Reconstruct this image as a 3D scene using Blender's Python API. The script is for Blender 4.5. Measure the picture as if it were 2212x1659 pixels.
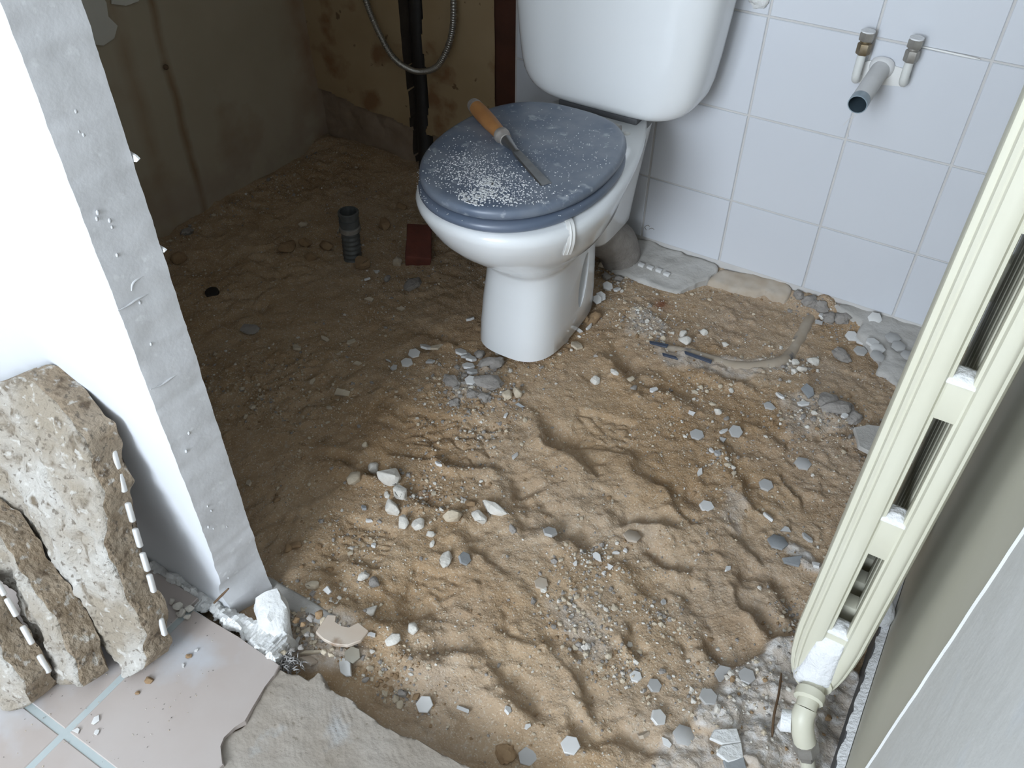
import bpy, bmesh, math, random
import numpy as np
from mathutils import Vector, Matrix, Euler, noise as mnoise

for o in list(bpy.data.objects):
    bpy.data.objects.remove(o)
scene = bpy.context.scene
COL = scene.collection
random.seed(7)
RNG = np.random.default_rng(11)

# ------------------------------------------------------------------ camera
FPX, CX, CY = 1852.752, 1106.0, 829.5
CAM = np.array([0.6476, -1.6949, 1.1545])
_w = np.array([0.7240, 0.5162, 0.2086])
_t = np.linalg.norm(_w); _k = _w / _t
_K = np.array([[0, -_k[2], _k[1]], [_k[2], 0, -_k[0]], [-_k[1], _k[0], 0]])
ROT = (np.eye(3) + math.sin(_t) * _K + (1 - math.cos(_t)) * _K @ _K) @ np.array([[1, 0, 0], [0, 0, -1], [0, 1, 0]], float)
cd = bpy.data.cameras.new('camera')
cam = bpy.data.objects.new('camera', cd); COL.objects.link(cam)
cd.sensor_fit = 'HORIZONTAL'; cd.sensor_width = 36.0; cd.lens = 36.0 * FPX / 2212.0
cd.clip_start = 0.02; cd.clip_end = 50
M = Matrix.Identity(4)
for i in range(3):
    M[i][0] = ROT[0][i]; M[i][1] = -ROT[1][i]; M[i][2] = -ROT[2][i]; M[i][3] = CAM[i]
cam.matrix_world = M
scene.camera = cam

# ------------------------------------------------------------------ light
w = bpy.data.worlds.new('sky'); scene.world = w; w.use_nodes = True
w.node_tree.nodes['Background'].inputs[0].default_value = (0.75, 0.87, 1.0, 1)
w.node_tree.nodes['Background'].inputs[1].default_value = 0.6
def area_light(name, loc, target, sx, sy, power, color):
    l = bpy.data.lights.new(name, 'AREA'); l.shape = 'RECTANGLE'; l.size = sx; l.size_y = sy
    l.energy = power; l.color = color
    o = bpy.data.objects.new(name, l); COL.objects.link(o); o.location = loc
    d = Vector(target) - Vector(loc)
    o.rotation_euler = d.to_track_quat('-Z', 'Y').to_euler()
    return o
# daylight entering through the two windows in the far wall of the room behind the camera
WINDOWS = [(-0.50, 0.10, 0.90, 2.50), (0.17, 0.67, 0.90, 2.50)]
area_light('window_daylight', (-0.20, -4.32, 1.70), (-0.20, 0, 1.70), 0.6, 1.6, 34, (0.79, 0.885, 1.0))
area_light('window_daylight', (0.42, -4.32, 1.70), (0.42, 0, 1.70), 0.5, 1.6, 32, (0.79, 0.885, 1.0))
vs = scene.view_settings
vs.view_transform = 'Standard'; vs.look = 'None'; vs.gamma = 1.0; vs.use_curve_mapping = False
vs.exposure = 1.0

# ------------------------------------------------------------------ pixel helpers (2212 x 1659 frame)
def ray(u, v):
    return ROT.T @ np.array([(u - CX) / FPX, (v - CY) / FPX, 1.0])
def at_z(u, v, z):
    d = ray(u, v); t = (z - CAM[2]) / d[2]; return CAM + t * d
def at_y(u, v, y):
    d = ray(u, v); t = (y - CAM[1]) / d[1]; return CAM + t * d
def at_x(u, v, x):
    d = ray(u, v); t = (x - CAM[0]) / d[0]; return CAM + t * d
def mpp(p):
    return float(np.linalg.norm(np.array(p) - CAM)) / FPX

# ------------------------------------------------------------------ numpy noise
_LAT = [RNG.random((256, 256)) for _ in range(12)]
def vnoise(x, y, scale, seed=0):
    L = _LAT[seed % 12]
    x = np.asarray(x, float) * scale + 37.3 * seed; y = np.asarray(y, float) * scale + 11.7 * seed
    xi = np.floor(x).astype(int); yi = np.floor(y).astype(int); fx = x - xi; fy = y - yi
    fx = fx * fx * (3 - 2 * fx); fy = fy * fy * (3 - 2 * fy)
    a = L[xi % 256, yi % 256]; b = L[(xi + 1) % 256, yi % 256]; c = L[xi % 256, (yi + 1) % 256]; d = L[(xi + 1) % 256, (yi + 1) % 256]
    return (a * (1 - fx) + b * fx) * (1 - fy) + (c * (1 - fx) + d * fx) * fy - 0.5
def fbm(x, y, scale, octs=4, seed=0, gain=0.5):
    s = 0.0; g = 1.0
    for k in range(octs):
        s = s + g * vnoise(x, y, scale * 2 ** k, seed + k); g *= gain
    return s
def inpoly(x, y, poly):
    r = np.zeros(np.shape(x), bool); n = len(poly)
    for i in range(n):
        x1, y1 = poly[i]; x2, y2 = poly[(i + 1) % n]
        if y1 == y2: continue
        c = ((y1 > y) != (y2 > y)) & (x < (x2 - x1) * (y - y1) / (y2 - y1) + x1)
        r ^= c
    return r
def blur(a, n):
    for _ in range(n):
        a = (a + np.roll(a, 1, 0) + np.roll(a, -1, 0) + np.roll(a, 1, 1) + np.roll(a, -1, 1)) / 5
    return a

# ------------------------------------------------------------------ materials
def mat(name, c1, c2=None, rough=0.6, scale=20, bump=0.0, bscale=120, c3=None, scale3=90, amt3=0.5, metal=0.0, spec=0.5, coords='Object', contrast=0.25, detail=6, coat=0.0):
    m = bpy.data.materials.new(name); m.use_nodes = True
    nt = m.node_tree; n = nt.nodes; L = nt.links
    p = n['Principled BSDF']; p.inputs['Roughness'].default_value = rough; p.inputs['Metallic'].default_value = metal
    p.inputs['Specular IOR Level'].default_value = spec
    p.inputs['Coat Weight'].default_value = coat; p.inputs['Coat Roughness'].default_value = 0.08
    tc = n.new('ShaderNodeTexCoord'); out = tc.outputs[coords]
    def col4(c): return (c[0], c[1], c[2], 1)
    if c2 is None:
        c2 = tuple(v * 0.93 for v in c1)
    nz = n.new('ShaderNodeTexNoise'); nz.inputs['Scale'].default_value = scale; nz.inputs['Detail'].default_value = detail
    L.new(out, nz.inputs['Vector'])
    rp = n.new('ShaderNodeValToRGB')
    rp.color_ramp.elements[0].position = 0.5 - contrast; rp.color_ramp.elements[0].color = col4(c1)
    rp.color_ramp.elements[1].position = 0.5 + contrast; rp.color_ramp.elements[1].color = col4(c2)
    L.new(nz.outputs['Fac'], rp.inputs['Fac'])
    colout = rp.outputs['Color']
    if c3 is not None:
        n3 = n.new('ShaderNodeTexNoise'); n3.inputs['Scale'].default_value = scale3; n3.inputs['Detail'].default_value = 5
        L.new(out, n3.inputs['Vector'])
        r3 = n.new('ShaderNodeValToRGB'); r3.color_ramp.elements[0].position = 1 - amt3; r3.color_ramp.elements[1].position = min(1, 1 - amt3 + 0.1)
        L.new(n3.outputs['Fac'], r3.inputs['Fac'])
        mx = n.new('ShaderNodeMix'); mx.data_type = 'RGBA'
        L.new(r3.outputs['Color'], mx.inputs[0]); L.new(colout, mx.inputs[6]); mx.inputs[7].default_value = col4(c3)
        colout = mx.outputs[2]
    L.new(colout, p.inputs['Base Color'])
    if bump:
        nb = n.new('ShaderNodeTexNoise'); nb.inputs['Scale'].default_value = bscale; nb.inputs['Detail'].default_value = 5
        L.new(out, nb.inputs['Vector'])
        b = n.new('ShaderNodeBump'); b.inputs['Strength'].default_value = bump; b.inputs['Distance'].default_value = 0.003
        L.new(nb.outputs['Fac'], b.inputs['Height']); L.new(b.outputs['Normal'], p.inputs['Normal'])
    m['_out'] = 0
    return m
def mixin(m, fac_socket, color, rough=None):
    """lay another colour over the base colour of m, steered by a socket"""
    nt = m.node_tree; p = nt.nodes['Principled BSDF']; L = nt.links
    src = p.inputs['Base Color'].links[0].from_socket
    mx = nt.nodes.new('ShaderNodeMix'); mx.data_type = 'RGBA'
    L.new(fac_socket, mx.inputs[0]); L.new(src, mx.inputs[6]); mx.inputs[7].default_value = (*color, 1)
    L.new(mx.outputs[2], p.inputs['Base Color'])
def ramp_noise(m, scale, lo, hi, coords='Object', detail=5, distort=0.0, stretch=None):
    nt = m.node_tree; n = nt.nodes; L = nt.links
    tc = n.new('ShaderNodeTexCoord'); o = tc.outputs[coords]
    if stretch:
        mp = n.new('ShaderNodeMapping'); mp.inputs['Scale'].default_value = stretch; L.new(o, mp.inputs[0]); o = mp.outputs[0]
    z = n.new('ShaderNodeTexNoise'); z.inputs['Scale'].default_value = scale; z.inputs['Detail'].default_value = detail; z.inputs['Distortion'].default_value = distort
    L.new(o, z.inputs['Vector'])
    r = n.new('ShaderNodeValToRGB'); r.color_ramp.elements[0].position = lo; r.color_ramp.elements[1].position = hi
    L.new(z.outputs['Fac'], r.inputs['Fac'])
    return r.outputs['Color']
def attr(m, name):
    a = m.node_tree.nodes.new('ShaderNodeAttribute'); a.attribute_name = name; return a.outputs['Fac']
def mul(m, a, b):
    x = m.node_tree.nodes.new('ShaderNodeMath'); x.operation = 'MULTIPLY'
    for i, s in enumerate((a, b)):
        if isinstance(s, (int, float)): x.inputs[i].default_value = s
        else: m.node_tree.links.new(s, x.inputs[i])
    return x.outputs[0]

MT = {}
MT['tile'] = mat('white_glazed_tile', (0.62, 0.635, 0.67), (0.645, 0.66, 0.69), rough=0.22, scale=3, spec=0.4)
MT['grout'] = mat('grout', (0.54, 0.52, 0.50), (0.62, 0.60, 0.575), rough=0.9, scale=14)
MT['china'] = mat('white_china', (0.78, 0.79, 0.79), (0.80, 0.81, 0.81), rough=0.12, scale=4, spec=0.5, coat=0.3)
MT['paint'] = mat('white_wall_paint', (0.64, 0.65, 0.67), (0.67, 0.68, 0.70), rough=0.7, scale=8, bump=0.12, bscale=30)
MT['block'] = mat('cut_plaster_block', (0.60, 0.595, 0.60), (0.68, 0.675, 0.68), rough=0.75, scale=9, bump=0.25, bscale=60, c3=(0.74, 0.74, 0.74), scale3=70, amt3=0.37)
MT['plaster'] = mat('broken_white_plaster', (0.80, 0.80, 0.79), (0.66, 0.65, 0.62), rough=0.9, scale=60, bump=0.7, bscale=160)
MT['ceil'] = mat('ceiling_darkened', (0.30, 0.28, 0.25), rough=0.9)  # out-of-view bathroom ceiling, made dark so the alcove gets less bounce
MT['ceilwhite'] = mat('ceiling_white_paint', (0.82, 0.82, 0.81), rough=0.9)
MT['roomwall'] = mat('room_wall', (0.60, 0.58, 0.54), rough=0.9)
MT['seat'] = mat('slate_blue_seat', (0.105, 0.135, 0.19), (0.145, 0.17, 0.22), rough=0.33, scale=14, spec=0.5)
MT['lid'] = mat('dusty_slate_lid', (0.10, 0.13, 0.185), (0.21, 0.235, 0.275), rough=0.38, scale=16, c3=(0.33, 0.36, 0.40), scale3=45, amt3=0.40, contrast=0.2)
MT['crumb'] = mat('white_plaster_crumbs', (0.82, 0.82, 0.82), (0.72, 0.72, 0.71), rough=0.95)
MT['wood'] = mat('chisel_wood', (0.42, 0.20, 0.07), (0.30, 0.13, 0.045), rough=0.45, scale=30)
MT['steel'] = mat('worn_steel', (0.34, 0.34, 0.34), (0.20, 0.20, 0.20), rough=0.35, metal=0.9, scale=40)
MT['ferrule'] = mat('dusty_ferrule', (0.30, 0.26, 0.23), (0.45, 0.42, 0.39), rough=0.6, metal=0.4, scale=50)
MT['brass'] = mat('tarnished_brass', (0.16, 0.11, 0.05), (0.30, 0.25, 0.18), rough=0.45, metal=0.7, scale=60)
MT['nutgrey'] = mat('dull_grey_nut', (0.27, 0.25, 0.22), (0.40, 0.38, 0.35), rough=0.5, metal=0.5, scale=60)
MT['pipepaint'] = mat('painted_pipe', (0.66, 0.66, 0.62), (0.72, 0.72, 0.69), rough=0.5, scale=30, c3=(0.12, 0.09, 0.07), scale3=60, amt3=0.30)
MT['pvcdust'] = mat('dusty_grey_plastic', (0.62, 0.61, 0.60), (0.68, 0.67, 0.66), rough=0.8, scale=40)
MT['pvcdark'] = mat('grey_plastic_clean', (0.24, 0.30, 0.34), (0.30, 0.36, 0.40), rough=0.3)
MT['pvcin'] = mat('dark_pipe_inside', (0.05, 0.075, 0.095), (0.08, 0.11, 0.13), rough=0.4)
MT['black'] = mat('black_pipe', (0.012, 0.010, 0.009), (0.025, 0.02, 0.018), rough=0.55, bump=0.4, bscale=60)
MT['chase'] = mat('dark_chase', (0.035, 0.025, 0.018), (0.07, 0.05, 0.035), rough=0.95, bump=0.8, bscale=70)  # very dark brown on all faces of the open chase
MT['hose'] = mat('chrome_hose', (0.42, 0.40, 0.36), (0.35, 0.33, 0.30), rough=0.35, metal=0.8)
MT['coupling'] = mat('grey_coupling', (0.085, 0.09, 0.09), (0.12, 0.125, 0.12), rough=0.5, scale=40)
MT['redbrick'] = mat('red_terracotta', (0.20, 0.055, 0.035), (0.13, 0.04, 0.028), rough=0.8, scale=30, bump=0.4)
MT['darkwood'] = mat('dark_red_wood', (0.10, 0.032, 0.016), (0.05, 0.018, 0.01), rough=0.6, scale=12)
MT['rad'] = mat('cream_radiator_paint', (0.60, 0.575, 0.455), (0.63, 0.61, 0.50), rough=0.45, scale=10)
MT['concrete'] = mat('grey_concrete', (0.40, 0.375, 0.34), (0.52, 0.50, 0.47), rough=0.95, scale=18, bump=0.5, bscale=150)
MT['slabfront'] = mat('rough_concrete_back', (0.31, 0.265, 0.205), (0.47, 0.445, 0.405), rough=0.97, scale=10, bump=1.0, bscale=90, c3=(0.17, 0.135, 0.095), scale3=30, amt3=0.42, contrast=0.12)
MT['slabside'] = mat('earthy_broken_edge', (0.27, 0.20, 0.13), (0.36, 0.295, 0.22), rough=0.97, scale=30, bump=1.0, bscale=110, c3=(0.14, 0.10, 0.065), scale3=45, amt3=0.42)
for k_ in ('slabfront', 'slabside'):
    mixin(MT[k_], mul(MT[k_], ramp_noise(MT[k_], 120, 0.60, 0.66), 0.75), (0.13, 0.105, 0.08))
    mixin(MT[k_], mul(MT[k_], ramp_noise(MT[k_], 75, 0.60, 0.68), 0.6), (0.62, 0.60, 0.56))
    for nd in MT[k_].node_tree.nodes:
        if nd.type == 'BUMP': nd.inputs['Distance'].default_value = 0.008
MT['hexgrey'] = mat('grey_hex_tile', (0.40, 0.39, 0.375), (0.48, 0.47, 0.455), rough=0.5, scale=25)
MT['hexwhite'] = mat('white_hex_tile', (0.62, 0.605, 0.58), (0.72, 0.71, 0.69), rough=0.45, scale=25)
MT['hexsand'] = mat('sand_dusted_hex_tile', (0.42, 0.33, 0.24), (0.50, 0.44, 0.37), rough=0.8, scale=30)
MT['hexolive'] = mat('olive_grey_tile', (0.34, 0.30, 0.23), (0.40, 0.37, 0.31), rough=0.6, scale=30)
MT['slate'] = mat('blue_grey_slate', (0.25, 0.26, 0.265), (0.32, 0.33, 0.335), rough=0.7, scale=25, bump=0.3)
MT['stonewhite'] = mat('white_limy_stone', (0.72, 0.69, 0.63), (0.56, 0.51, 0.44), rough=0.95, scale=45, bump=0.7, bscale=140)
MT['stonecream'] = mat('cream_stone', (0.60, 0.52, 0.40), (0.48, 0.39, 0.28), rough=0.95, scale=40, bump=0.6, bscale=140)
MT['stonegrey'] = mat('grey_mortar', (0.36, 0.33, 0.30), (0.26, 0.235, 0.21), rough=0.97, scale=45, bump=0.9, bscale=140)
MT['stonebrown'] = mat('sandy_clod', (0.34, 0.23, 0.13), (0.27, 0.17, 0.09), rough=0.97, scale=40, bump=0.8, bscale=130)
MT['ceramic'] = mat('pinkish_ceramic_shard', (0.56, 0.44, 0.34), (0.62, 0.55, 0.47), rough=0.5, scale=14, c3=(0.30, 0.20, 0.13), scale3=18, amt3=0.42)
MT['dust'] = mat('white_plaster_dust', (0.82, 0.82, 0.82), (0.74, 0.74, 0.745), rough=1.0, scale=60, bump=0.8, bscale=200)
MT['floortile'] = mat('pinkish_beige_floor_tile', (0.425, 0.355, 0.315), (0.48, 0.43, 0.40), rough=0.45, scale=7, c3=(0.50, 0.49, 0.495), scale3=6, amt3=0.46)
MT['floorgrout'] = mat('blue_grey_grout', (0.40, 0.46, 0.46), (0.47, 0.50, 0.49), rough=0.9, scale=20)
MT['beige'] = mat('beige_wall_paint', (0.60, 0.58, 0.485), (0.63, 0.61, 0.515), rough=0.6, scale=12, c3=(0.72, 0.72, 0.70), scale3=160, amt3=0.30)
MT['skim'] = mat('smeared_white_plaster', (0.80, 0.80, 0.785), (0.70, 0.695, 0.665), rough=0.8, scale=9, bump=0.3, bscale=35, c3=(0.74, 0.75, 0.75), scale3=12, amt3=0.45)
MT['skirt'] = mat('dark_grey_skirting', (0.085, 0.085, 0.09), (0.12, 0.12, 0.125), rough=0.6)
MT['whiteplastic'] = mat('white_plastic', (0.78, 0.77, 0.74), rough=0.35)
MT['twig'] = mat('rusty_nail', (0.12, 0.07, 0.035), rough=0.8)
MT['bluedark'] = mat('dark_blue_plastic', (0.03, 0.045, 0.075), (0.05, 0.06, 0.09), rough=0.4)
MT['dusthaze'] = mat('dust_coated_conduit', (0.36, 0.285, 0.205), (0.44, 0.375, 0.30), rough=0.95, scale=30, c3=(0.10, 0.11, 0.13), scale3=22, amt3=0.36)
MT['wool'] = mat('dirty_grey_wool', (0.40, 0.38, 0.36), (0.22, 0.21, 0.20), rough=1.0, scale=90)

# ------------------------------------------------------------------ object helpers
def finish(o, parent=None, label=None, cat=None, group=None, kind=None):
    COL.objects.link(o)
    if parent is not None: o.parent = parent
    if label: o['label'] = label
    if cat: o['category'] = cat
    if group: o['group'] = group
    if kind: o['kind'] = kind
    return o
def setsmooth(me, angle):
    if angle is None: return
    me.polygons.foreach_set('use_smooth', [True] * len(me.polygons))
    if angle < 180: me.set_sharp_from_angle(angle=math.radians(angle))
def mesh_obj(name, verts, faces, m, parent=None, smooth=None, mats=None, midx=None, **k):
    me = bpy.data.meshes.new(name)
    me.from_pydata([tuple(v) for v in verts], [], faces)
    for mm in (mats or [m]): me.materials.append(MT[mm])
    if midx is not None: me.polygons.foreach_set('material_index', midx)
    me.update(); setsmooth(me, smooth)
    return finish(bpy.data.objects.new(name, me), parent, **k)
def bm_obj(name, bm, m, parent=None, smooth=None, mats=None, **k):
    bmesh.ops.recalc_face_normals(bm, faces=bm.faces[:])
    me = bpy.data.meshes.new(name); bm.to_mesh(me); bm.free()
    for mm in (mats or [m]): me.materials.append(MT[mm])
    setsmooth(me, smooth)
    return finish(bpy.data.objects.new(name, me), parent, **k)
def thing(name, label, cat, loc=(0, 0, 0), group=None, rot=None):
    o = bpy.data.objects.new(name, None); o.empty_display_size = 0.05
    o.location = tuple(float(v) for v in loc)
    if rot: o.rotation_euler = rot
    return finish(o, None, label, cat, group)
def box(bm, x0, x1, y0, y1, z0, z1, bev=0.0):
    r = bmesh.ops.create_cube(bm, size=1.0)
    for v in r['verts']:
        v.co = Vector(((x0 + x1) / 2 + v.co.x * (x1 - x0), (y0 + y1) / 2 + v.co.y * (y1 - y0), (z0 + z1) / 2 + v.co.z * (z1 - z0)))
    if bev:
        es = list({e for v in r['verts'] for e in v.link_edges})
        bmesh.ops.bevel(bm, geom=es, offset=bev, segments=2, affect='EDGES', profile=0.5)
def loft(bm, rings, cap0=True, cap1=True, close=True):
    vr = [[bm.verts.new(Vector(p)) for p in r] for r in rings]
    n = len(rings[0])
    for a, b in zip(vr[:-1], vr[1:]):
        for i in range(n if close else n - 1):
            j = (i + 1) % n
            bm.faces.new((a[i], a[j], b[j], b[i]))
    if cap0: bm.faces.new(vr[0][::-1])
    if cap1: bm.faces.new(vr[-1])
    return vr
def tube(bm, path, rad, seg=14, caps=True):
    path = [Vector(tuple(float(c) for c in p)) for p in path]
    rings = []; up = Vector((0, 0, 1)); prev = None
    for i, p in enumerate(path):
        t = (path[min(i + 1, len(path) - 1)] - path[max(i - 1, 0)]).normalized()
        if prev is None:
            a = t.cross(up) if abs(t.dot(up)) < 0.95 else t.cross(Vector((1, 0, 0)))
        else:
            a = prev - t * prev.dot(t)
        a.normalize(); prev = a; b = t.cross(a)
        r = rad[i] if isinstance(rad, (list, tuple)) else rad
        rings.append([p + (a * math.cos(2 * math.pi * k / seg) + b * math.sin(2 * math.pi * k / seg)) * r for k in range(seg)])
    loft(bm, rings, caps, caps)
def catmull(pts, n=8):
    pts = [np.array(p, float) for p in pts]; P = [2 * pts[0] - pts[1]] + pts + [2 * pts[-1] - pts[-2]]; out = []
    for i in range(1, len(P) - 2):
        for k in range(n):
            t = k / n
            out.append(0.5 * ((2 * P[i]) + (-P[i - 1] + P[i + 1]) * t + (2 * P[i - 1] - 5 * P[i] + 4 * P[i + 1] - P[i + 2]) * t * t + (-P[i - 1] + 3 * P[i] - 3 * P[i + 1] + P[i + 2]) * t ** 3))
    out.append(pts[-1]); return out
def rough(bm, amp, scale, seed=0):
    off = Vector((seed * 3.1, seed * 1.7, seed * 5.3))
    bm.normal_update()
    for v in bm.verts:
        v.co += v.normal * amp * mnoise.fractal(v.co * scale + off, 0.9, 2.0, 4)

# ------------------------------------------------------------------ sand bed (heightfield)
GX0, GX1, GY0, GY1, GS = -1.06, 0.80, -1.42, 0.06, 0.003
NX = int((GX1 - GX0) / GS) + 1; NY = int((GY1 - GY0) / GS) + 1
gx = GX0 + GS * np.arange(NX); gy = GY0 + GS * np.arange(NY)
XX, YY = np.meshgrid(gx, gy, indexing='ij')
Z0 = -0.035
def sm(a, lo, hi):
    t = np.clip((a - lo) / (hi - lo), 0, 1); return t * t * (3 - 2 * t)
HH = Z0 + 0.010 * fbm(XX, YY, 3.2, 3, 0) + 0.007 * fbm(XX, YY, 11, 3, 3)
HH += 0.020 * sm(-XX, 0.55, 1.02) * (0.6 + fbm(XX, YY, 9, 3, 5))          # heaped up along the left wall
HH += 0.022 * sm(YY, -0.10, 0.02) * sm(-XX, 0.3, 0.7)
HH += 0.026 * sm(YY, -0.055, 0.0) * sm(XX, -0.4, -0.3) * (0.8 + 0.8 * fbm(XX, YY, 20, 3, 5))
HH -= 0.016 * sm(-YY, 1.12, 1.26) * sm(XX, -0.05, 0.15)                   # dug out along the screed edge
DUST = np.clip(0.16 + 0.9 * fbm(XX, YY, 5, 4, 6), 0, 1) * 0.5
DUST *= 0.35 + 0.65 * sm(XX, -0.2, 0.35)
WET = np.clip(0.2 + 1.5 * fbm(XX, YY, 4, 4, 8), 0, 1) * 0.6

WARP1 = 0.030 * fbm(XX, YY, 16, 4, 2); WARP2 = 0.030 * fbm(XX, YY, 16, 4, 3); MODU = np.clip(0.9 + 1.6 * fbm(XX, YY, 20, 3, 6), 0.15, 1.7)
def stroke(u1, v1, u2, v2, wd, dp, ridge=0.6):
    global HH
    a = at_z(u1, v1, Z0)[:2]; b = at_z(u2, v2, Z0)[:2]
    d = b - a; L = np.linalg.norm(d); d /= L; n = np.array([-d[1], d[0]])
    if n @ np.array([0.25, 1.0]) < 0: n = -n
    px = XX - a[0] + WARP1; py = YY - a[1] + WARP2
    t = px * d[0] + py * d[1]; s = px * n[0] + py * n[1]
    s = s + 0.12 * L * np.sin(np.clip(t / L, 0, 1) * math.pi) * 0.6
    e = np.where(t < 0, t / wd, np.where(t > L, (t - L) / wd, 0.0))
    m = np.exp(-e * e) * MODU
    trough = np.where(s < 0, np.exp(-(s / (0.55 * wd)) ** 2), np.exp(-(s / (1.5 * wd)) ** 2))
    HH = HH - dp * m * trough + ridge * dp * m * np.exp(-((s + 1.25 * wd) / (0.75 * wd)) ** 2)
STROKES = [
 (1200, 925, 1290, 1005, .026, .020), (1380, 985, 1485, 1075, .026, .018), (1560, 965, 1612, 1030, .018, .014), (1350, 1125, 1470, 1128, .018, .014),
 (1445, 1090, 1512, 1128, .012, .010), (1195, 1120, 1262, 1165, .024, .014), (1600, 1150, 1650, 1200, .018, .012), (1400, 1195, 1478, 1222, .014, .012),
 (1395, 1215, 1440, 1290, .020, .016), (1500, 1290, 1535, 1395, .015, .014), (1535, 1390, 1600, 1440, .024, .016), (1612, 1250, 1672, 1350, .022, .018),
 (1690, 1270, 1745, 1345, .018, .014), (1128, 1262, 1172, 1335, .010, .010), (1235, 1390, 1270, 1480, .010, .010), (1268, 1490, 1310, 1540, .012, .012),
 (1050, 1410, 1145, 1510, .026, .018), (1090, 1345, 1200, 1385, .016, .010), (830, 1310, 960, 1395, .034, .020), (960, 1390, 1020, 1425, .02, .012),
 (930, 960, 1060, 1008, .014, .016), (740, 995, 800, 1012, .02, .016), (1100, 1040, 1135, 1110, .024, .016), (1320, 765, 1480, 850, .030, .018),
 (1520, 795, 1610, 825, .022, .014), (880, 1050, 935, 1085, .02, .012), (1250, 1555, 1330, 1600, .02, .012), (1360, 1595, 1450, 1605, .02, .012),
 (870, 1505, 1100, 1655, .030, .016), (1780, 945, 1880, 925, .014, .012), (1360, 1350, 1385, 1400, .012, .012), (1430, 1050, 1490, 1120, .01, .008),
 (1020, 1150, 1090, 1230, .02, .010), (1600, 1030, 1660, 1100, .012, .008), (1690, 1020, 1760, 1120, .010, .006), (700, 1230, 800, 1300, .02, .012),
 (1480, 745, 1520, 730, .02, .010), (1150, 560, 1180, 600, .02, .01), (520, 640, 600, 690, .03, .008), (620, 900, 760, 940, .03, .008), (900, 720, 980, 735, .02, .012),
 (1130, 1330, 1235, 1400, .010, .010), (1160, 890, 1200, 960, .02, .008), (1630, 920, 1700, 960, .016, .008), (1480, 1400, 1530, 1470, .02, .01)]
for s_ in STROKES: stroke(*s_[:5], s_[5] * 0.80)
# boot print with a lozenge tread and two fine-ribbed sole prints
def foot_local(u1, v1, u2, v2):
    a = at_z(u1, v1, Z0)[:2]; b = at_z(u2, v2, Z0)[:2]; c = (a + b) / 2; d = (b - a); L = np.linalg.norm(d); d /= L; n = np.array([-d[1], d[0]])
    return (XX - c[0]) * d[0] + (YY - c[1]) * d[1], (XX - c[0]) * n[0] + (YY - c[1]) * n[1], L
def tread(u1, v1, u2, v2, hw, seed, depth=0.004):
    global HH
    t, s, L = foot_local(u1, v1, u2, v2)
    m = sm(1 - np.maximum(np.abs(t) / (L / 2), np.abs(s) / hw), 0.0, 0.25)
    rr = np.random.default_rng(seed); k = 34
    pts = np.stack([(rr.random(k) - .5) * L, (rr.random(k) - .5) * 2 * hw], 1)
    d1 = np.full(XX.shape, 9.0); d2 = np.full(XX.shape, 9.0)
    for p in pts:
        d = np.hypot(t - p[0], (s - p[1]) * 1.5); nd1 = np.minimum(d1, d); d2 = np.minimum(d2, np.maximum(d1, d)); d1 = nd1
    HH = HH + m * (-0.008 - depth * np.exp(-((d2 - d1) / 0.0055) ** 2) + 0.003 * sm(d2 - d1, 0, 0.03))
tread(850, 930, 1090, 965, 0.065, 3)
tread(1230, 915, 1370, 950, 0.05, 4, 0.003)
tread(720, 1150, 850, 1190, 0.05, 5, 0.003)
tread(870, 1260, 990, 1290, 0.05, 8, 0.002)
def ribs(u1, v1, u2, v2, hw):
    global HH
    t, s, L = foot_local(u1, v1, u2, v2)
    m = sm(1 - np.maximum(np.abs(t) / (L / 2), np.abs(s) / hw), 0.0, 0.2)
    HH = HH * (1 - 0.45 * m) + (Z0 - 0.006) * 0.45 * m + m * 0.0011 * np.sin(t * 2 * math.pi / 0.0068 + 6 * vnoise(XX, YY, 12, 4)) * sm(vnoise(XX, YY, 14, 9), -0.35, 0.05)
ribs(1150, 1270, 1370, 1520, 0.05)
ribs(1520, 1250, 1610, 1430, 0.035)
HH += 0.0060 * fbm(XX, YY, 45, 3, 1) * (0.5 + sm(vnoise(XX, YY, 6, 4), -0.2, 0.3)) + 0.0016 * fbm(XX, YY, 130, 2, 2)
HH += 0.010 * np.maximum(0, fbm(XX, YY, 60, 2, 7) - 0.16) * sm(vnoise(XX, YY, 5, 8), -0.25, 0.2)
def pxpoly(pts, z): return [tuple(at_z(u, v, z)[:2]) for u, v in pts]
def blob(pts, up, dust, soft=4, lump=0.0):
    global HH, DUST
    wx = XX + 0.016 * fbm(XX, YY, 30, 3, 4); wy = YY + 0.016 * fbm(XX, YY, 30, 3, 5)
    m = blur(inpoly(wx, wy, pxpoly(pts, Z0)).astype(float), soft)
    HH = HH + m * (up + lump * fbm(XX, YY, 24, 4, 6)); DUST = np.maximum(DUST, m * dust)
# mortar spread round the radiator pipe
blob([(1500, 1530), (1560, 1475), (1620, 1425), (1690, 1385), (1745, 1385), (1790, 1450), (1860, 1480), (1830, 1720), (1650, 1740), (1595, 1660), (1560, 1600), (1500, 1580)], 0.020, 1.0, 5, 0.022)
blob([(1400, 1625), (1440, 1590), (1520, 1590), (1600, 1640), (1640, 1720), (1400, 1720)], 0.006, 0.75, 6, 0.012)
blob([(1700, 1160), (1740, 1170), (1790, 1215), (1800, 1240), (1750, 1220), (1700, 1180)], 0.004, 1.0, 3, 0.01)
blob([(1370, 650), (1440, 700), (1430, 730), (1340, 720)], 0.003, 0.55, 8)
blob([(1400, 740), (1560, 770), (1700, 770), (1740, 800), (1600, 815), (1440, 790)], 0.003, 0.6, 8)
blob([(1000, 790), (1080, 800), (1070, 860), (970, 870)], 0.004, 0.5, 8, 0.012)
blob([(1680, 850), (1830, 860), (1840, 930), (1700, 950)], 0.003, 0.45, 8, 0.01)
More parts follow.
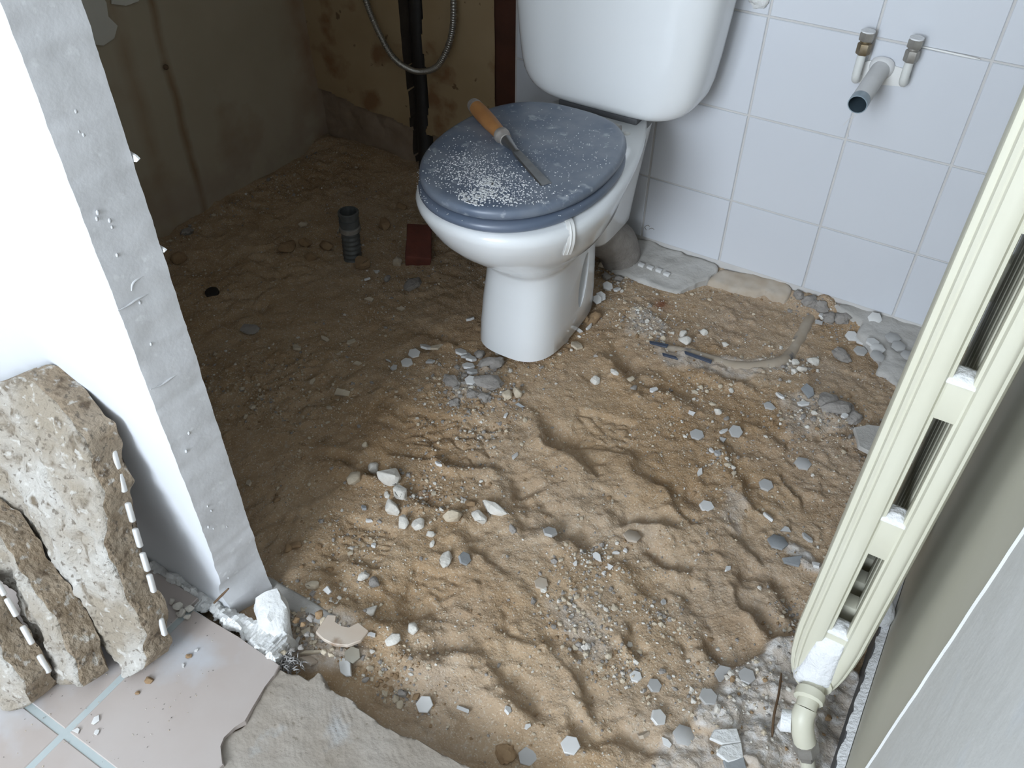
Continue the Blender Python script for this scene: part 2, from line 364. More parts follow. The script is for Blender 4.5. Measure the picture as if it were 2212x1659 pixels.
blob([(1570, 1050), (1620, 1080), (1600, 1150), (1560, 1130)], 0.0, 0.5, 6)
blob([(1160, 1290), (1260, 1300), (1330, 1400), (1300, 1440), (1200, 1350)], 0.0, 0.45, 8)
blob([(600, 1330), (760, 1330), (800, 1420), (700, 1450), (620, 1430)], 0.002, 0.55, 6, 0.02)
RUST = np.zeros_like(XX)
for (u, v, r, a) in ((1428, 655, .020, 1.0), (1330, 590, .03, .8), (925, 1065, .016, .6), (1310, 640, .02, .4)):
    c = at_z(u, v, Z0); RUST = np.maximum(RUST, a * np.exp(-(((XX - c[0]) ** 2 + (YY - c[1]) ** 2) / r ** 2)) * (0.6 + 1.2 * fbm(XX, YY, 60, 3, 3)))
def hz(x, y):
    i = min(max(int((x - GX0) / GS), 0), NX - 2); j = min(max(int((y - GY0) / GS), 0), NY - 2)
    fx = (x - GX0) / GS - i; fy = (y - GY0) / GS - j
    return float((HH[i, j] * (1 - fx) + HH[i + 1, j] * fx) * (1 - fy) + (HH[i, j + 1] * (1 - fx) + HH[i + 1, j + 1] * fx) * fy)
def ground(u, v):
    z = Z0
    for _ in range(6):
        p = at_z(u, v, z); z = 0.5 * z + 0.5 * hz(p[0], p[1])
    p = at_z(u, v, z); p[2] = hz(p[0], p[1]); return p

me = bpy.data.meshes.new('sand_bed')
me.vertices.add(NX * NY)
me.vertices.foreach_set('co', np.stack([XX, YY, HH], -1).reshape(-1).astype(np.float32))
ii = (np.arange(NX - 1)[:, None] * NY + np.arange(NY - 1)[None, :]).reshape(-1)
quads = np.stack([ii, ii + NY, ii + NY + 1, ii + 1], 1).astype(np.int32)
nq = len(quads)
me.loops.add(nq * 4); me.loops.foreach_set('vertex_index', quads.reshape(-1))
me.polygons.add(nq); me.polygons.foreach_set('loop_start', np.arange(nq, dtype=np.int32) * 4)
me.update(calc_edges=True)
me.polygons.foreach_set('use_smooth', np.ones(nq, bool))
for nm, A in (('dust', DUST), ('wet', WET), ('rust', np.clip(RUST, 0, 1))):
    at = me.attributes.new(nm, 'FLOAT', 'POINT'); at.data.foreach_set('value', A.reshape(-1).astype(np.float32))
ms = mat('sand', (0.39, 0.263, 0.150), (0.475, 0.345, 0.220), rough=0.98, scale=22, bump=0.8, bscale=260, c3=(0.50, 0.40, 0.29), scale3=140, amt3=0.42, spec=0.15)
mixin(ms, mul(ms, attr(ms, 'wet'), 0.75), (0.25, 0.138, 0.055))
mixin(ms, mul(ms, ramp_noise(ms, 360, 0.60, 0.64), 0.7), (0.64, 0.55, 0.43))
mixin(ms, mul(ms, ramp_noise(ms, 210, 0.66, 0.69), 0.7), (0.16, 0.12, 0.085))
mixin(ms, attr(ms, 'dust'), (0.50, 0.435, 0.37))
mixin(ms, mul(ms, attr(ms, 'rust'), 0.8), (0.17, 0.05, 0.022))
pw = mul(ms, mul(ms, attr(ms, 'dust'), attr(ms, 'dust')), ramp_noise(ms, 70, 0.45, 0.62))
mixin(ms, mul(ms, pw, 0.8), (0.68, 0.655, 0.63))
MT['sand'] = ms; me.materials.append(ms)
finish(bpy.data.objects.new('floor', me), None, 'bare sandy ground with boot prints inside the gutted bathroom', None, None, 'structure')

# ------------------------------------------------------------------ room shell
RX = 0.775; LX = -1.02; CEIL = 2.7
def struct(name, bm, m, parent=None, smooth=None, label=None, **k):
    return bm_obj(name, bm, m, parent, smooth, label=label, kind='structure' if parent is None else None, **k)

# tiled part of the back wall: grout bed, tiles as pieces
bm = bmesh.new(); box(bm, -0.365, RX + 0.05, 0.0035, 0.12, -0.12, CEIL)
wall_tiled = struct('wall_back', bm, 'grout', label='back wall clad in square white glazed tiles')
TB = 0.1625
rows = [(0.0, TB)] + [(TB + 0.2 * k, TB + 0.2 * (k + 1)) for k in range(7)]
cols = [(-0.362, -0.2)] + [(-0.2 + 0.2 * k, 0.2 * k) for k in range(4)] + [(0.6, RX)]
tile_cache = {}
G_ = 0.0022
for r, (z0, z1) in enumerate(rows):
    for c, (x0, x1) in enumerate(cols):
        key = (round(x1 - x0, 4), round(z1 - z0, 4))
        hx = (x1 - x0) / 2 - G_; hz_ = (z1 - z0) / 2 - G_
        if key not in tile_cache:
            bm = bmesh.new(); box(bm, -hx, hx, 0.0, 0.010, -hz_, hz_)
            es = [e for e in bm.edges if all(v.co.y < 0.001 for v in e.verts)]
            bmesh.ops.bevel(bm, geom=es, offset=0.0012, segments=1, affect='EDGES')
            bmesh.ops.recalc_face_normals(bm, faces=bm.faces[:])
            tm = bpy.data.meshes.new('tile'); bm.to_mesh(tm); bm.free(); tm.materials.append(MT['tile']); tile_cache[key] = tm
        o = bpy.data.objects.new('tile', tile_cache[key])
        o.location = ((x0 + x1) / 2, 0.0 + random.uniform(-0.0004, 0.0006), (z0 + z1) / 2)
        o.rotation_euler = (random.uniform(-.003, .003), 0, random.uniform(-.003, .003))
        finish(o, wall_tiled)
# bead of sealant left along one joint
bm = bmesh.new(); tube(bm, [at_y(1978 + k * 20, 98 + k * 4.4, -0.001) for k in range(8)], [0.0006, .0016, .002, .0022, .002, .0024, .002, .0008], 8)
bm_obj('sealant_bead', bm, 'whiteplastic', wall_tiled, 60, label='glossy bead of white sealant in the joint')

for pts_ in ([(1396, 497), (1393, 490), (1400, 487), (1403, 490)], [(1402, 495), (1408, 493), (1413, 496)]):
    bm = bmesh.new(); tube(bm, catmull([at_y(u, v, -0.0006) for u, v in pts_], 5), 0.0008, 5); bm_obj('scuff', bm, 'ferrule', wall_tiled, 80)
# bare plastered part of the back wall in the alcove, with the open pipe chase
AX = np.arange(LX - 0.02, -0.43 + 1e-6, 0.004); AZ = np.concatenate([np.arange(-0.12, 0.75, 0.004), np.arange(0.75, CEIL + 0.01, 0.05)])
AXX, AZZ = np.meshgrid(AX, AZ, indexing='ij')
nz_ = 0.010 * fbm(AXX, AZZ, 30, 4, 2); nz2 = 0.016 * fbm(AXX * 0 + 1.7, AZZ, 9, 2, 5)
chl = -0.704 + nz2 * 0.7; chr_ = -0.640 - 0.028 * sm(-AZZ, -0.25, 0.0) + 0.8 * nz_ + nz2
AY = 0.02 + 0.004 * fbm(AXX, AZZ, 5, 3, 1) + 0.0015 * fbm(AXX, AZZ, 40, 2, 3)
inch = (AXX > chl) & (AXX < chr_)
AY = np.where(inch, 0.075 + 0.012 * fbm(AXX, AZZ, 40, 3, 7), AY)
low = (AZZ < 0.115 + 0.9 * nz_ + 0.02 * vnoise(AXX, AZZ, 9, 3) - 0.10 * (AXX + 0.86)) & ~inch
AY = np.where(low, AY + 0.012 + 0.008 * fbm(AXX, AZZ, 25, 3, 9), AY)
nvx, nvz = AXX.shape
vv = np.stack([AXX, AY, AZZ], -1).reshape(-1, 3)
ii = (np.arange(nvx - 1)[:, None] * nvz + np.arange(nvz - 1)[None, :])
fq = np.stack([ii, ii + nvz, ii + nvz + 1, ii + 1], -1).reshape(-1, 4)
mi = np.where(inch[:-1, :-1] | inch[1:, :-1], 1, np.where(low[:-1, :-1], 2, 0)).reshape(-1)
mp = mat('ochre_old_plaster', (0.33, 0.225, 0.115), (0.40, 0.29, 0.165), rough=0.85, scale=7, bump=0.35, bscale=40, c3=(0.24, 0.13, 0.06), scale3=9, amt3=0.42)
mixin(mp, mul(mp, ramp_noise(mp, 28, 0.68, 0.72), 0.8), (0.12, 0.065, 0.03))
MT['ochre'] = mp
MT['rubwall'] = mat('crumbling_lower_wall', (0.33, 0.25, 0.18), (0.22, 0.15, 0.095), rough=0.95, scale=16, bump=0.9, bscale=60)
mesh_obj('wall_alcove', vv, [tuple(q) for q in fq.tolist()], None, None, 60, mats=['ochre', 'chase', 'rubwall'], midx=mi.tolist(), kind='structure', label='stained ochre plaster of the dark alcove with an open pipe chase')
# dark timber post between plaster and tiles
bm = bmesh.new(); box(bm, -0.470, -0.363, 0.028, 0.11, -0.1, CEIL, 0.002)
struct('trim_1', bm, 'darkwood', label='dark red-brown timber post between bare plaster and tiles')

# left wall of the alcove
ml = mat('aged_cream_plaster', (0.38, 0.32, 0.225), (0.45, 0.385, 0.285), rough=0.8, scale=3.5, bump=0.25, bscale=25, c3=(0.36, 0.28, 0.19), scale3=4, amt3=0.42)
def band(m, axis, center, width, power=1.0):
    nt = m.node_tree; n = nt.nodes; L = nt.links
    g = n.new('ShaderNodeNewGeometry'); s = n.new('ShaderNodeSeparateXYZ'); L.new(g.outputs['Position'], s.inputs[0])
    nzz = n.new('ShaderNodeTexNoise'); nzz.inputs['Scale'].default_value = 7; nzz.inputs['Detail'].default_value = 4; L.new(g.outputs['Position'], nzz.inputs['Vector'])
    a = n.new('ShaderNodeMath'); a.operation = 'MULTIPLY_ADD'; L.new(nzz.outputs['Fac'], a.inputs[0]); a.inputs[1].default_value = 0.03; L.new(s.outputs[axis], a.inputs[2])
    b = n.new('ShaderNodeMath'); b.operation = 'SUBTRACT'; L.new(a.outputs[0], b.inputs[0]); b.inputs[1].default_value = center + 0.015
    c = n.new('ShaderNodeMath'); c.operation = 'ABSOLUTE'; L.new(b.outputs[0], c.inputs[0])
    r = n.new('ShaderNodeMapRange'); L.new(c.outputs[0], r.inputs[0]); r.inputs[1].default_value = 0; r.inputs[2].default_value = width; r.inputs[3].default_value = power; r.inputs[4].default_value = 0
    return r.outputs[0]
mixin(ml, mul(ml, band(ml, 'Y', -0.447, 0.016, 0.8), ramp_noise(ml, 6, 0.3, 0.6)), (0.20, 0.11, 0.05))
mixin(ml, mul(ml, band(ml, 'Y', -0.545, 0.03, 0.5), ramp_noise(ml, 5, 0.35, 0.6)), (0.27, 0.16, 0.08))
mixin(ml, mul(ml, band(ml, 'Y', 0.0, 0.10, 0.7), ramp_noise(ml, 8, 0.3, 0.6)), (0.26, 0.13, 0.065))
mixin(ml, mul(ml, band(ml, 'Z', 0.02, 0.14, 0.6), ramp_noise(ml, 14, 0.4, 0.6)), (0.34, 0.26, 0.20))
MT['leftplaster'] = ml
WY = np.arange(-1.25, 0.09, 0.02); WZ = np.concatenate([np.arange(-0.12, 0.8, 0.02), np.arange(0.8, CEIL + 0.06, 0.1)])
WYY, WZZ = np.meshgrid(WY, WZ, indexing='ij')
WXX = LX + 0.008 * fbm(WYY, WZZ, 3, 3, 4) + 0.002 * fbm(WYY, WZZ, 20, 2, 6)
na, nb = WYY.shape; ii = (np.arange(na - 1)[:, None] * nb + np.arange(nb - 1)[None, :])
fq = np.stack([ii, ii + 1, ii + nb + 1, ii + nb], -1).reshape(-1, 4)
wall_left = mesh_obj('wall_left', np.stack([WXX, WYY, WZZ], -1).reshape(-1, 3), [tuple(q) for q in fq.tolist()], 'leftplaster', None, 60, kind='structure', label='stained cream plaster wall on the left of the dark alcove')
MT['pale'] = mat('pale_paint_scale', (0.62, 0.60, 0.53), (0.56, 0.53, 0.46), rough=0.7, scale=12)
def extrude_poly(bm, pts, thick, direction):
    d = Vector(direction) * thick
    a = [bm.verts.new(Vector(p)) for p in pts]; b = [bm.verts.new(Vector(p) + d) for p in pts]; n = len(pts)
    bm.faces.new(a[::-1]); bm.faces.new(b)
    for i in range(n): bm.faces.new((a[i], a[(i + 1) % n], b[(i + 1) % n], b[i]))
for pts in ([(150, -40), (205, -30), (228, 5), (232, 35), (252, 55), (245, 82), (222, 98), (195, 95), (150, 60)], [(238, -40), (300, -40), (298, 2), (270, 12), (240, 8)]):
    bm = bmesh.new(); extrude_poly(bm, [at_x(u, v, LX + 0.003) for u, v in pts], 0.003, (1, 0, 0)); bm_obj('paint_patch', bm, 'pale', wall_left, label='pale patch of paint still clinging to the wall')
bm = bmesh.new(); tube(bm, [at_x(358, 145, LX - 0.01), at_x(358, 145, LX + 0.012)], [0.007, 0.005], 8); bm_obj('rusty_screw', bm, 'twig', wall_left, 50, label='rusty screw head with a brown run above it')

# right wall with thin skim coat near the camera, dark skirting strip
bm = bmesh.new(); box(bm, RX, RX + 0.08, -1.19, 0.1, -0.12, CEIL)
wall_right = struct('wall_right', bm, 'beige', label='beige painted wall behind the radiator')
YS = -1.160
bm = bmesh.new(); zz = np.arange(-0.12, 1.4, 0.012); rr = []
for z in zz:
    e = YS + 0.0035 * float(fbm(z, 3.3, 30, 3, 2)); 
    x = RX - 0.006
    rr.append([(RX + 0.002, e + 0.003, z), (x + 0.003, e + 0.002, z), (x + 0.0005, e - 0.0005, z), (x + 0.0002, e - 0.0025, z), (x + 0.0022, e - 0.0045, z), (x + .002, e - 0.03, z), (x, -1.5, z), (x, -4.4, z), (RX + 0.08, -4.4, z), (RX + 0.08, e + 0.003, z)])
for z in (CEIL,):
    rr.append([(p[0], p[1], z) for p in rr[-1]])
loft(bm, rr); struct('wall_right_skim', bm, 'skim', smooth=40, label='smeared white plaster skim on the wall at the lower right corner')
bm = bmesh.new(); box(bm, RX - 0.0125, RX - 0.0005, -1.36, -0.02, -0.10, 0.034, 0.0012)
sk = struct('baseboard_right', bm, 'skirt', label='thin dark grey skirting strip below the radiator')
bm = bmesh.new()
ring = [[(RX - 0.0122 + 0.003 * float(fbm(y, 4, 70, 3, 3)), y, 0.0335), (RX - 0.008, y, 0.036 + 0.002 * float(vnoise(y, 1, 60, 3))), (RX - 0.001, y, 0.039 + 0.003 * float(vnoise(y, 1, 40, 2))), (RX - 0.0005, y, 0.0335)] for y in np.arange(-1.35, -0.02, 0.006)]
loft(bm, ring); bm_obj('dust_layer', bm, 'dust', sk, 60, label='white plaster dust lying on the skirting')

# cut partition wall (white face to the camera, sawn grey end)
zz = np.concatenate([np.arange(-0.06, 1.0, 0.006), np.arange(1.0, CEIL + 0.01, 0.05)])
rr = []; midx = []
for z in zz:
    n1 = 0.0035 * float(fbm(z, 0.3, 30, 4, 1)) + 0.0015 * float(vnoise(z, 5, 150, 4)); n2 = 0.003 * float(fbm(z, 1.3, 40, 4, 2)) + 0.0018 * float(vnoise(z, 2, 170, 5))
    fl = float(sm(-z, -0.16, 0.0)); xa = -0.096 - 0.0 * z + n1 - 0.010 * fl * (1 + 2 * float(vnoise(z, 1, 30, 6))); xb = -0.088 + n2
    if z < 0.05: xb += 0.012 * float(sm(-z, -0.05, 0.0)) * float(vnoise(z, 9, 40, 2))
    yf, yb = -1.285 - 0.004 * fl * float(0.5 + vnoise(z, 3, 30, 1)), -1.214
    ring = [(LX - 0.05, yf, z), (-0.5, yf, z), (-0.2, yf, z), (xa - 0.008, yf, z), (xa, yf + 0.002, z)]
    for k in range(1, 8):
        t = k / 8; ring.append((xa * (1 - t) + xb * t + 0.0012 * float(fbm(z, t * 0.07, 35, 3, 7)), (yf + .002) * (1 - t) + (yb - .001) * t, z))
    ring += [(xb, yb - 0.001, z), (xb - 0.004, yb, z), (-0.5, yb, z), (LX - 0.05, yb, z)]
    rr.append(ring)
bm = bmesh.new(); loft(bm, rr)
nring = len(rr[0])
bm.faces.ensure_lookup_table()
for f in bm.faces:
    c = f.calc_center_median()
    if c.x > -0.108 and -1.2835 < c.y < -1.2145: f.material_index = 1
wall_front = struct('wall_front', bm, 'paint', smooth=45, mats=['paint', 'block'], label='white partition wall sawn off, its grey plaster end face showing')
def patch_on_end(px, thick=0.004):
    pass
# torn flakes on the sawn edge
for (u, v, s, lab) in ((296, 342, 20, 'torn flake of plaster on the sawn edge'), (356, 540, 12, 'splinter of plaster on the sawn edge')):
    p = at_y(u, v, -1.212); sc = mpp(p) * s * 0.55
    pts = [(-0.094, -1.213, p[2] + sc * .9), (p[0] + sc * .1, -1.213, p[2] + sc * .5), (p[0] + sc * .45, -1.212, p[2] - .1 * sc), (p[0] + .1 * sc, -1.214, p[2] - sc * .55), (-0.094, -1.215, p[2] - sc * .8)]
    bm = bmesh.new(); extrude_poly(bm, pts, 0.002, (0, 1, 0.1)); bm_obj('plaster_flake', bm, 'plaster', wall_front, label=lab)
# raised drips on the sawn face
def bead(path, r, par, m='block', nm='plaster_ridge', label=None):
    bm = bmesh.new(); pp = catmull(path, 5); tube(bm, pp, [r * (0.5 + abs(math.sin(3.1 * i / len(pp))) * 0.8) for i in range(len(pp))], 6); bm_obj(nm, bm, m, par, 80, label=label)
bead([at_x(u, v, -0.093) for u, v in ((284, 628), (286, 612), (298, 600), (312, 594), (322, 600), (326, 606))], 0.0022, wall_front, label='hook-shaped ridge on the sawn face')
for (a, b) in (((255, 672), (335, 628)), ((325, 843), (420, 790))):
    bead([at_x(a[0] + (b[0] - a[0]) * t, a[1] + (b[1] - a[1]) * t + random.uniform(-3, 3), -0.0925) for t in (0, .25, .5, .75, 1)], 0.0011, wall_front)
for k in range(26):
    u = random.uniform(120, 480); z = random.uniform(0.05, 0.85); y = random.uniform(-1.275, -1.225)
    bm = bmesh.new(); bmesh.ops.create_icosphere(bm, subdivisions=1, radius=random.uniform(0.0012, 0.0024), matrix=Matrix.Translation((-0.093, y, z)) @ Matrix.Diagonal((0.7, 1, 1.6, 1))); bm_obj('plaster_blister', bm, 'block', wall_front, 180)
# nail
bm = bmesh.new(); tube(bm, [at_x(462, 1303, -0.096), at_x(480, 1285, -0.088), at_x(494, 1271, -0.080)], [0.0015, 0.002, 0.0012], 6)
bm_obj('rusty_nail', bm, 'twig', wall_front, 60, label='thin rusty nail stuck in the torn corner')

bm = bmesh.new(); box(bm, -0.10, RX, -1.285, -1.215, 2.05, CEIL); struct('wall_light_block', bm, 'paint', label='unseen wall piece added above the opening to block light')  # unseen header, added to keep front-room ceiling light out of the alcove
# ceiling and the room behind the camera
bm = bmesh.new(); box(bm, -1.1, 0.9, -1.25, 0.2, CEIL, CEIL + 0.1); struct('ceiling', bm, 'ceil', label='bathroom ceiling coloured dark to cut bounced light')
bm = bmesh.new(); box(bm, -2.6, 0.9, -4.5, -1.25, CEIL, CEIL + 0.1); struct('ceiling_room', bm, 'ceilwhite', label='white ceiling above the front room')
bm = bmesh.new(); box(bm, -2.6, -2.5, -4.5, -1.2, -0.1, CEIL); struct('wall_left_room', bm, 'roomwall', label='side wall of the room in front of the bathroom')
bm = bmesh.new(); box(bm, -2.5, LX - 0.04, -1.285, -1.2, -0.1, CEIL); struct('wall_front_room', bm, 'paint', label='white wall continuing left of the partition')
bm = bmesh.new()
xs = [-2.5, WINDOWS[0][0], WINDOWS[0][1], WINDOWS[1][0], WINDOWS[1][1], 0.86]
for k in range(5):
    if k in (1, 3):
        wz = WINDOWS[k // 2]; box(bm, xs[k], xs[k + 1], -4.5, -4.4, -0.1, wz[2]); box(bm, xs[k], xs[k + 1], -4.5, -4.4, wz[3], CEIL)
    else: box(bm, xs[k], xs[k + 1], -4.5, -4.4, -0.1, CEIL)
struct('wall_rear_room', bm, 'roomwall', label='wall with two windows behind the camera')

# ------------------------------------------------------------------ floor of the front room
bm = bmesh.new(); box(bm, -2.5, RX, -4.4, -1.56, -0.10, 0.0088); box(bm, -2.5, -0.02, -1.56, -1.318, -0.10, 0.0088)
bed = struct('floor_room', bm, 'floorgrout', label='blue-grey grout bed of the tiled floor outside the bathroom')
GXc, GYc, TS = -0.145, -1.548, 0.33
def clip_poly_obj(name, pts, z0, z1, m, parent, **k):
    bm = bmesh.new(); extrude_poly(bm, [(p[0], p[1], z0) for p in pts], z1 - z0, (0, 0, 1))
    es = [e for e in bm.edges if all(v.co.z > z1 - 1e-4 for v in e.verts)]
    bmesh.ops.bevel(bm, geom=es, offset=0.0012, segments=1, affect='EDGES')
    return bm_obj(name, bm, m, parent, 40, **k)
g2 = 0.005
crack = [tuple(at_z(u, v, 0.01)[:2]) for u, v in ((604, 1436), (592, 1460), (570, 1483), (562, 1500), (545, 1528), (530, 1558), (505, 1570), (482, 1592), (474, 1612), (482, 1650))]
cx, cy = crack[-1]
clip_poly_obj('floor_tile', [(GXc + g2, -1.319), (-0.05, -1.317)] + crack[0:1] + crack[1:] + [(cx - 0.01, GYc + g2), (GXc + g2, GYc + g2)], 0.0, 0.010, 'floortile', bed)
clip_poly_obj('floor_tile', [(GXc - TS + g2, -1.30), (GXc - g2, -1.30), (GXc - g2, GYc + g2), (GXc - TS + g2, GYc + g2)], 0.0, 0.010, 'floortile', bed)
for i in range(-3, 3):
    for j in range(1, 7):
        x0 = GXc + i * TS + g2; x1 = GXc + (i + 1) * TS - g2; y1 = GYc - (j - 1) * TS - g2; y0 = GYc - j * TS + g2
        x1 = min(x1, RX - 0.02)
        if j == 1 and i == 0: x1 = cx - 0.012
        if j == 1 and i >= 1: continue
        clip_poly_obj('floor_tile', [(x0, y1), (x1, y1), (x1, y0), (x0, y0)], 0.0, 0.010, 'floortile', bed)
clip_poly_obj('floor_tile', [(GXc - 2 * TS + g2, -1.30), (GXc - TS - g2, -1.30), (GXc - TS - g2, GYc + g2), (GXc - 2 * TS + g2, GYc + g2)], 0.0, 0.010, 'floortile', bed)

def relax_boundary(bm, n=3):
    for _ in range(n):
        bvs = [v for v in bm.verts if any(e.is_boundary for e in v.link_edges)]
        new = {}
        for v in bvs:
            nb = [e.other_vert(v) for e in v.link_edges if e.is_boundary]
            if len(nb) == 2: new[v] = v.co * 0.4 + (nb[0].co + nb[1].co) * 0.3
        for v, c in new.items(): v.co = c
# screed with combed adhesive where a tile is gone (grid clipped to the broken outline)
outline = [tuple(at_z(u, v, 0.004)[:2]) for u, v in ((606, 1438), (628, 1450), (648, 1447), (662, 1462), (690, 1436), (704, 1450), (712, 1478), (735, 1492), (765, 1500), (790, 1528), (812, 1545), (818, 1556), (850, 1568), (872, 1582), (905, 1590), (945, 1612), (985, 1632), (1030, 1652), (1090, 1690))] + [(0.60, -1.32), (0.77, -1.33), (0.77, -1.64), (cx + 0.1, -1.64)] + [(x - 0.006, y - 0.003) for x, y in crack[::-1]]
SX = np.arange(-0.10, 0.775, 0.0025); SY = np.arange(-1.66, -1.24, 0.0025)
SXX, SYY = np.meshgrid(SX, SY, indexing='ij')
ins = inpoly(SXX + 0.006 * fbm(SXX, SYY, 40, 3, 3), SYY + 0.006 * fbm(SXX, SYY, 40, 3, 4), outline)
edge = blur(ins.astype(float), 6)
comb = np.zeros_like(SXX)
for (u, v, r, ang, ph) in ((700, 1500, .060, 1.05, 0), (790, 1610, .055, 1.0, 1), (640, 1590, .035, 1.1, 2)):
    c = at_z(u, v, 0); dx = SXX - c[0]; dy = SYY - c[1]
    m = np.exp(-((dx ** 2 + dy ** 2) / r ** 2) ** 2) * sm(vnoise(SXX, SYY, 18, 6 + ph), -0.3, 0.15)
    comb += m * (np.sin((dx * math.cos(ang) + dy * math.sin(ang) + 0.25 * r * np.sin(dx / r * 2)) * 2 * math.pi / 0.0078))
SZ = 0.003 + 0.0007 * comb + 0.006 * fbm(SXX, SYY, 10, 4, 2) * 0.6 + 0.0012 * fbm(SXX, SYY, 90, 2, 5) - 0.030 * (1 - sm(edge, 0.50, 0.95)) * sm(SYY, -1.45, -1.35)
vid = -np.ones(SXX.shape, int); vid[ins] = np.arange(ins.sum())
vt = np.stack([SXX[ins], SYY[ins], SZ[ins]], -1).tolist()
qm = ins[:-1, :-1] & ins[1:, :-1] & ins[1:, 1:] & ins[:-1, 1:]
qs = np.stack([vid[:-1, :-1][qm], vid[1:, :-1][qm], vid[1:, 1:][qm], vid[:-1, 1:][qm]], -1)
bm = bmesh.new(); bv = [bm.verts.new(v) for v in vt]
for q in qs.tolist(): bm.faces.new([bv[i] for i in q])
for v in [v for v in bm.verts if not v.link_faces]: bm.verts.remove(v)
relax_boundary(bm, 4)
be = [e for e in bm.edges if e.is_boundary]
ex = bmesh.ops.extrude_edge_only(bm, edges=be)
for v in [g for g in ex['geom'] if isinstance(g, bmesh.types.BMVert)]:
    v.co.z = -0.07
    v.co.y += 0.012 * (0.5 + float(vnoise(v.co.x, v.co.y, 30, 3)))
mc = mat('screed_with_adhesive', (0.30, 0.255, 0.205), (0.38, 0.34, 0.295), rough=0.95, scale=12, bump=0.4, bscale=200, c3=(0.40, 0.395, 0.385), scale3=9, amt3=0.40)
mixin(mc, mul(mc, ramp_noise(mc, 130, 0.66, 0.70), 0.7), (0.20, 0.17, 0.13)); MT['screed'] = mc
bm_obj('floor_screed', bm, 'screed', None, 50, kind='structure', label='grey screed with combed adhesive where a floor tile was lifted')

def slab_poly(name, pxs, ztop, zbot, m, label, amp=0.002, parent=None, kind='structure', sub=0.012, warp=0.006, slope=0.0):
    """irregular slab whose outline was read off the ground plane; top is lumpy, sides are ragged"""
    poly = pxpoly(pxs, ztop) if isinstance(pxs[0][0], (int,)) else pxs
    xs_ = [p[0] for p in poly]; ys_ = [p[1] for p in poly]; st = sub * 0.35
    A = np.arange(min(xs_) - .01, max(xs_) + .01, st); B_ = np.arange(min(ys_) - .01, max(ys_) + .01, st)
    if len(A) < 3 or len(B_) < 3: return None
    a, b = np.meshgrid(A, B_, indexing='ij')
    ins = inpoly(a + warp * fbm(a, b, 50, 3, 1), b + warp * fbm(a, b, 50, 3, 2), poly)
    ed = blur(ins.astype(float), 3)
    z = ztop + slope * (b - max(ys_)) + amp * 2 * fbm(a, b, 25, 4, 5) - 0.006 * (1 - sm(ed, 0.5, 0.95))
    vid = -np.ones(a.shape, int); vid[ins] = np.arange(ins.sum())
    bm = bmesh.new(); bv = [bm.verts.new(v) for v in np.stack([a[ins], b[ins], z[ins]], -1).tolist()]
    qm = ins[:-1, :-1] & ins[1:, :-1] & ins[1:, 1:] & ins[:-1, 1:]
    for q in np.stack([vid[:-1, :-1][qm], vid[1:, :-1][qm], vid[1:, 1:][qm], vid[:-1, 1:][qm]], -1).tolist(): bm.faces.new([bv[i] for i in q])
    for v in [v for v in bm.verts if not v.link_faces]: bm.verts.remove(v)
    relax_boundary(bm)
    ex = bmesh.ops.extrude_edge_only(bm, edges=[e for e in bm.edges if e.is_boundary])
    for v in [g for g in ex['geom'] if isinstance(g, bmesh.types.BMVert)]: v.co.z = zbot
    return bm_obj(name, bm, m, parent, 50, kind=kind if parent is None else None, label=label)
slab_poly('floor_sill', [(572, 1236), (600, 1250), (650, 1280), (700, 1310), (735, 1332), (725, 1352), (690, 1345), (640, 1325), (590, 1310), (560, 1280)], -0.022, -0.08, 'concrete', 'narrow grey mortar sill at the foot of the sawn partition', 0.002)
slab_poly('floor_ledge_tiles', [(1300, 520), (1345, 505), (1400, 515), (1470, 540), (1550, 565), (1560, 580), (1530, 592), (1500, 600), (1470, 612), (1440, 604), (1400, 590), (1350, 572), (1320, 562)], -0.003, -0.06, 'concrete', 'grey mortar ledge left at the foot of the tiled wall beside the toilet', 0.003, slope=0.22)
slab_poly('floor_ledge_corner', [(1790, 650), (1850, 655), (1900, 670), (2010, 705), (2040, 760), (1985, 800), (1960, 830), (1930, 800), (1895, 785), (1905, 760), (1880, 730), (1850, 705), (1870, 690), (1820, 672)], -0.004, -0.06, 'concrete', 'grey mortar ledge at the corner below the tiles near the radiator', 0.003, slope=0.12)
slab_poly('floor_ledge_sandy', [(1520, 590), (1560, 575), (1620, 585), (1700, 608), (1720, 625), (1700, 640), (1660, 622), (1620, 616), (1580, 606)], -0.004, -0.06, 'hexsand', 'sandy remnant of floor bedding along the foot of the tiled wall', 0.004, slope=0.3)
# cut edge of the old mosaic still bedded in the ledge
for k, (u, v) in enumerate(((1366, 567), (1386, 572), (1405, 578), (1424, 584), (1441, 592))):
    p = at_z(u, v, -0.020); bm = bmesh.new(); box(bm, -0.0075, 0.0075, -0.006, 0.004, -0.003, 0.004, 0.001)
    o = bm_obj('mosaic_edge_tile', bm, 'hexwhite', None, 60, label='white mosaic tile edge bedded in the mortar ledge beside the toilet', cat='tile', group='mosaic edges in the ledge'); o.location = p; o.rotation_euler = (0.1, 0, -0.14)

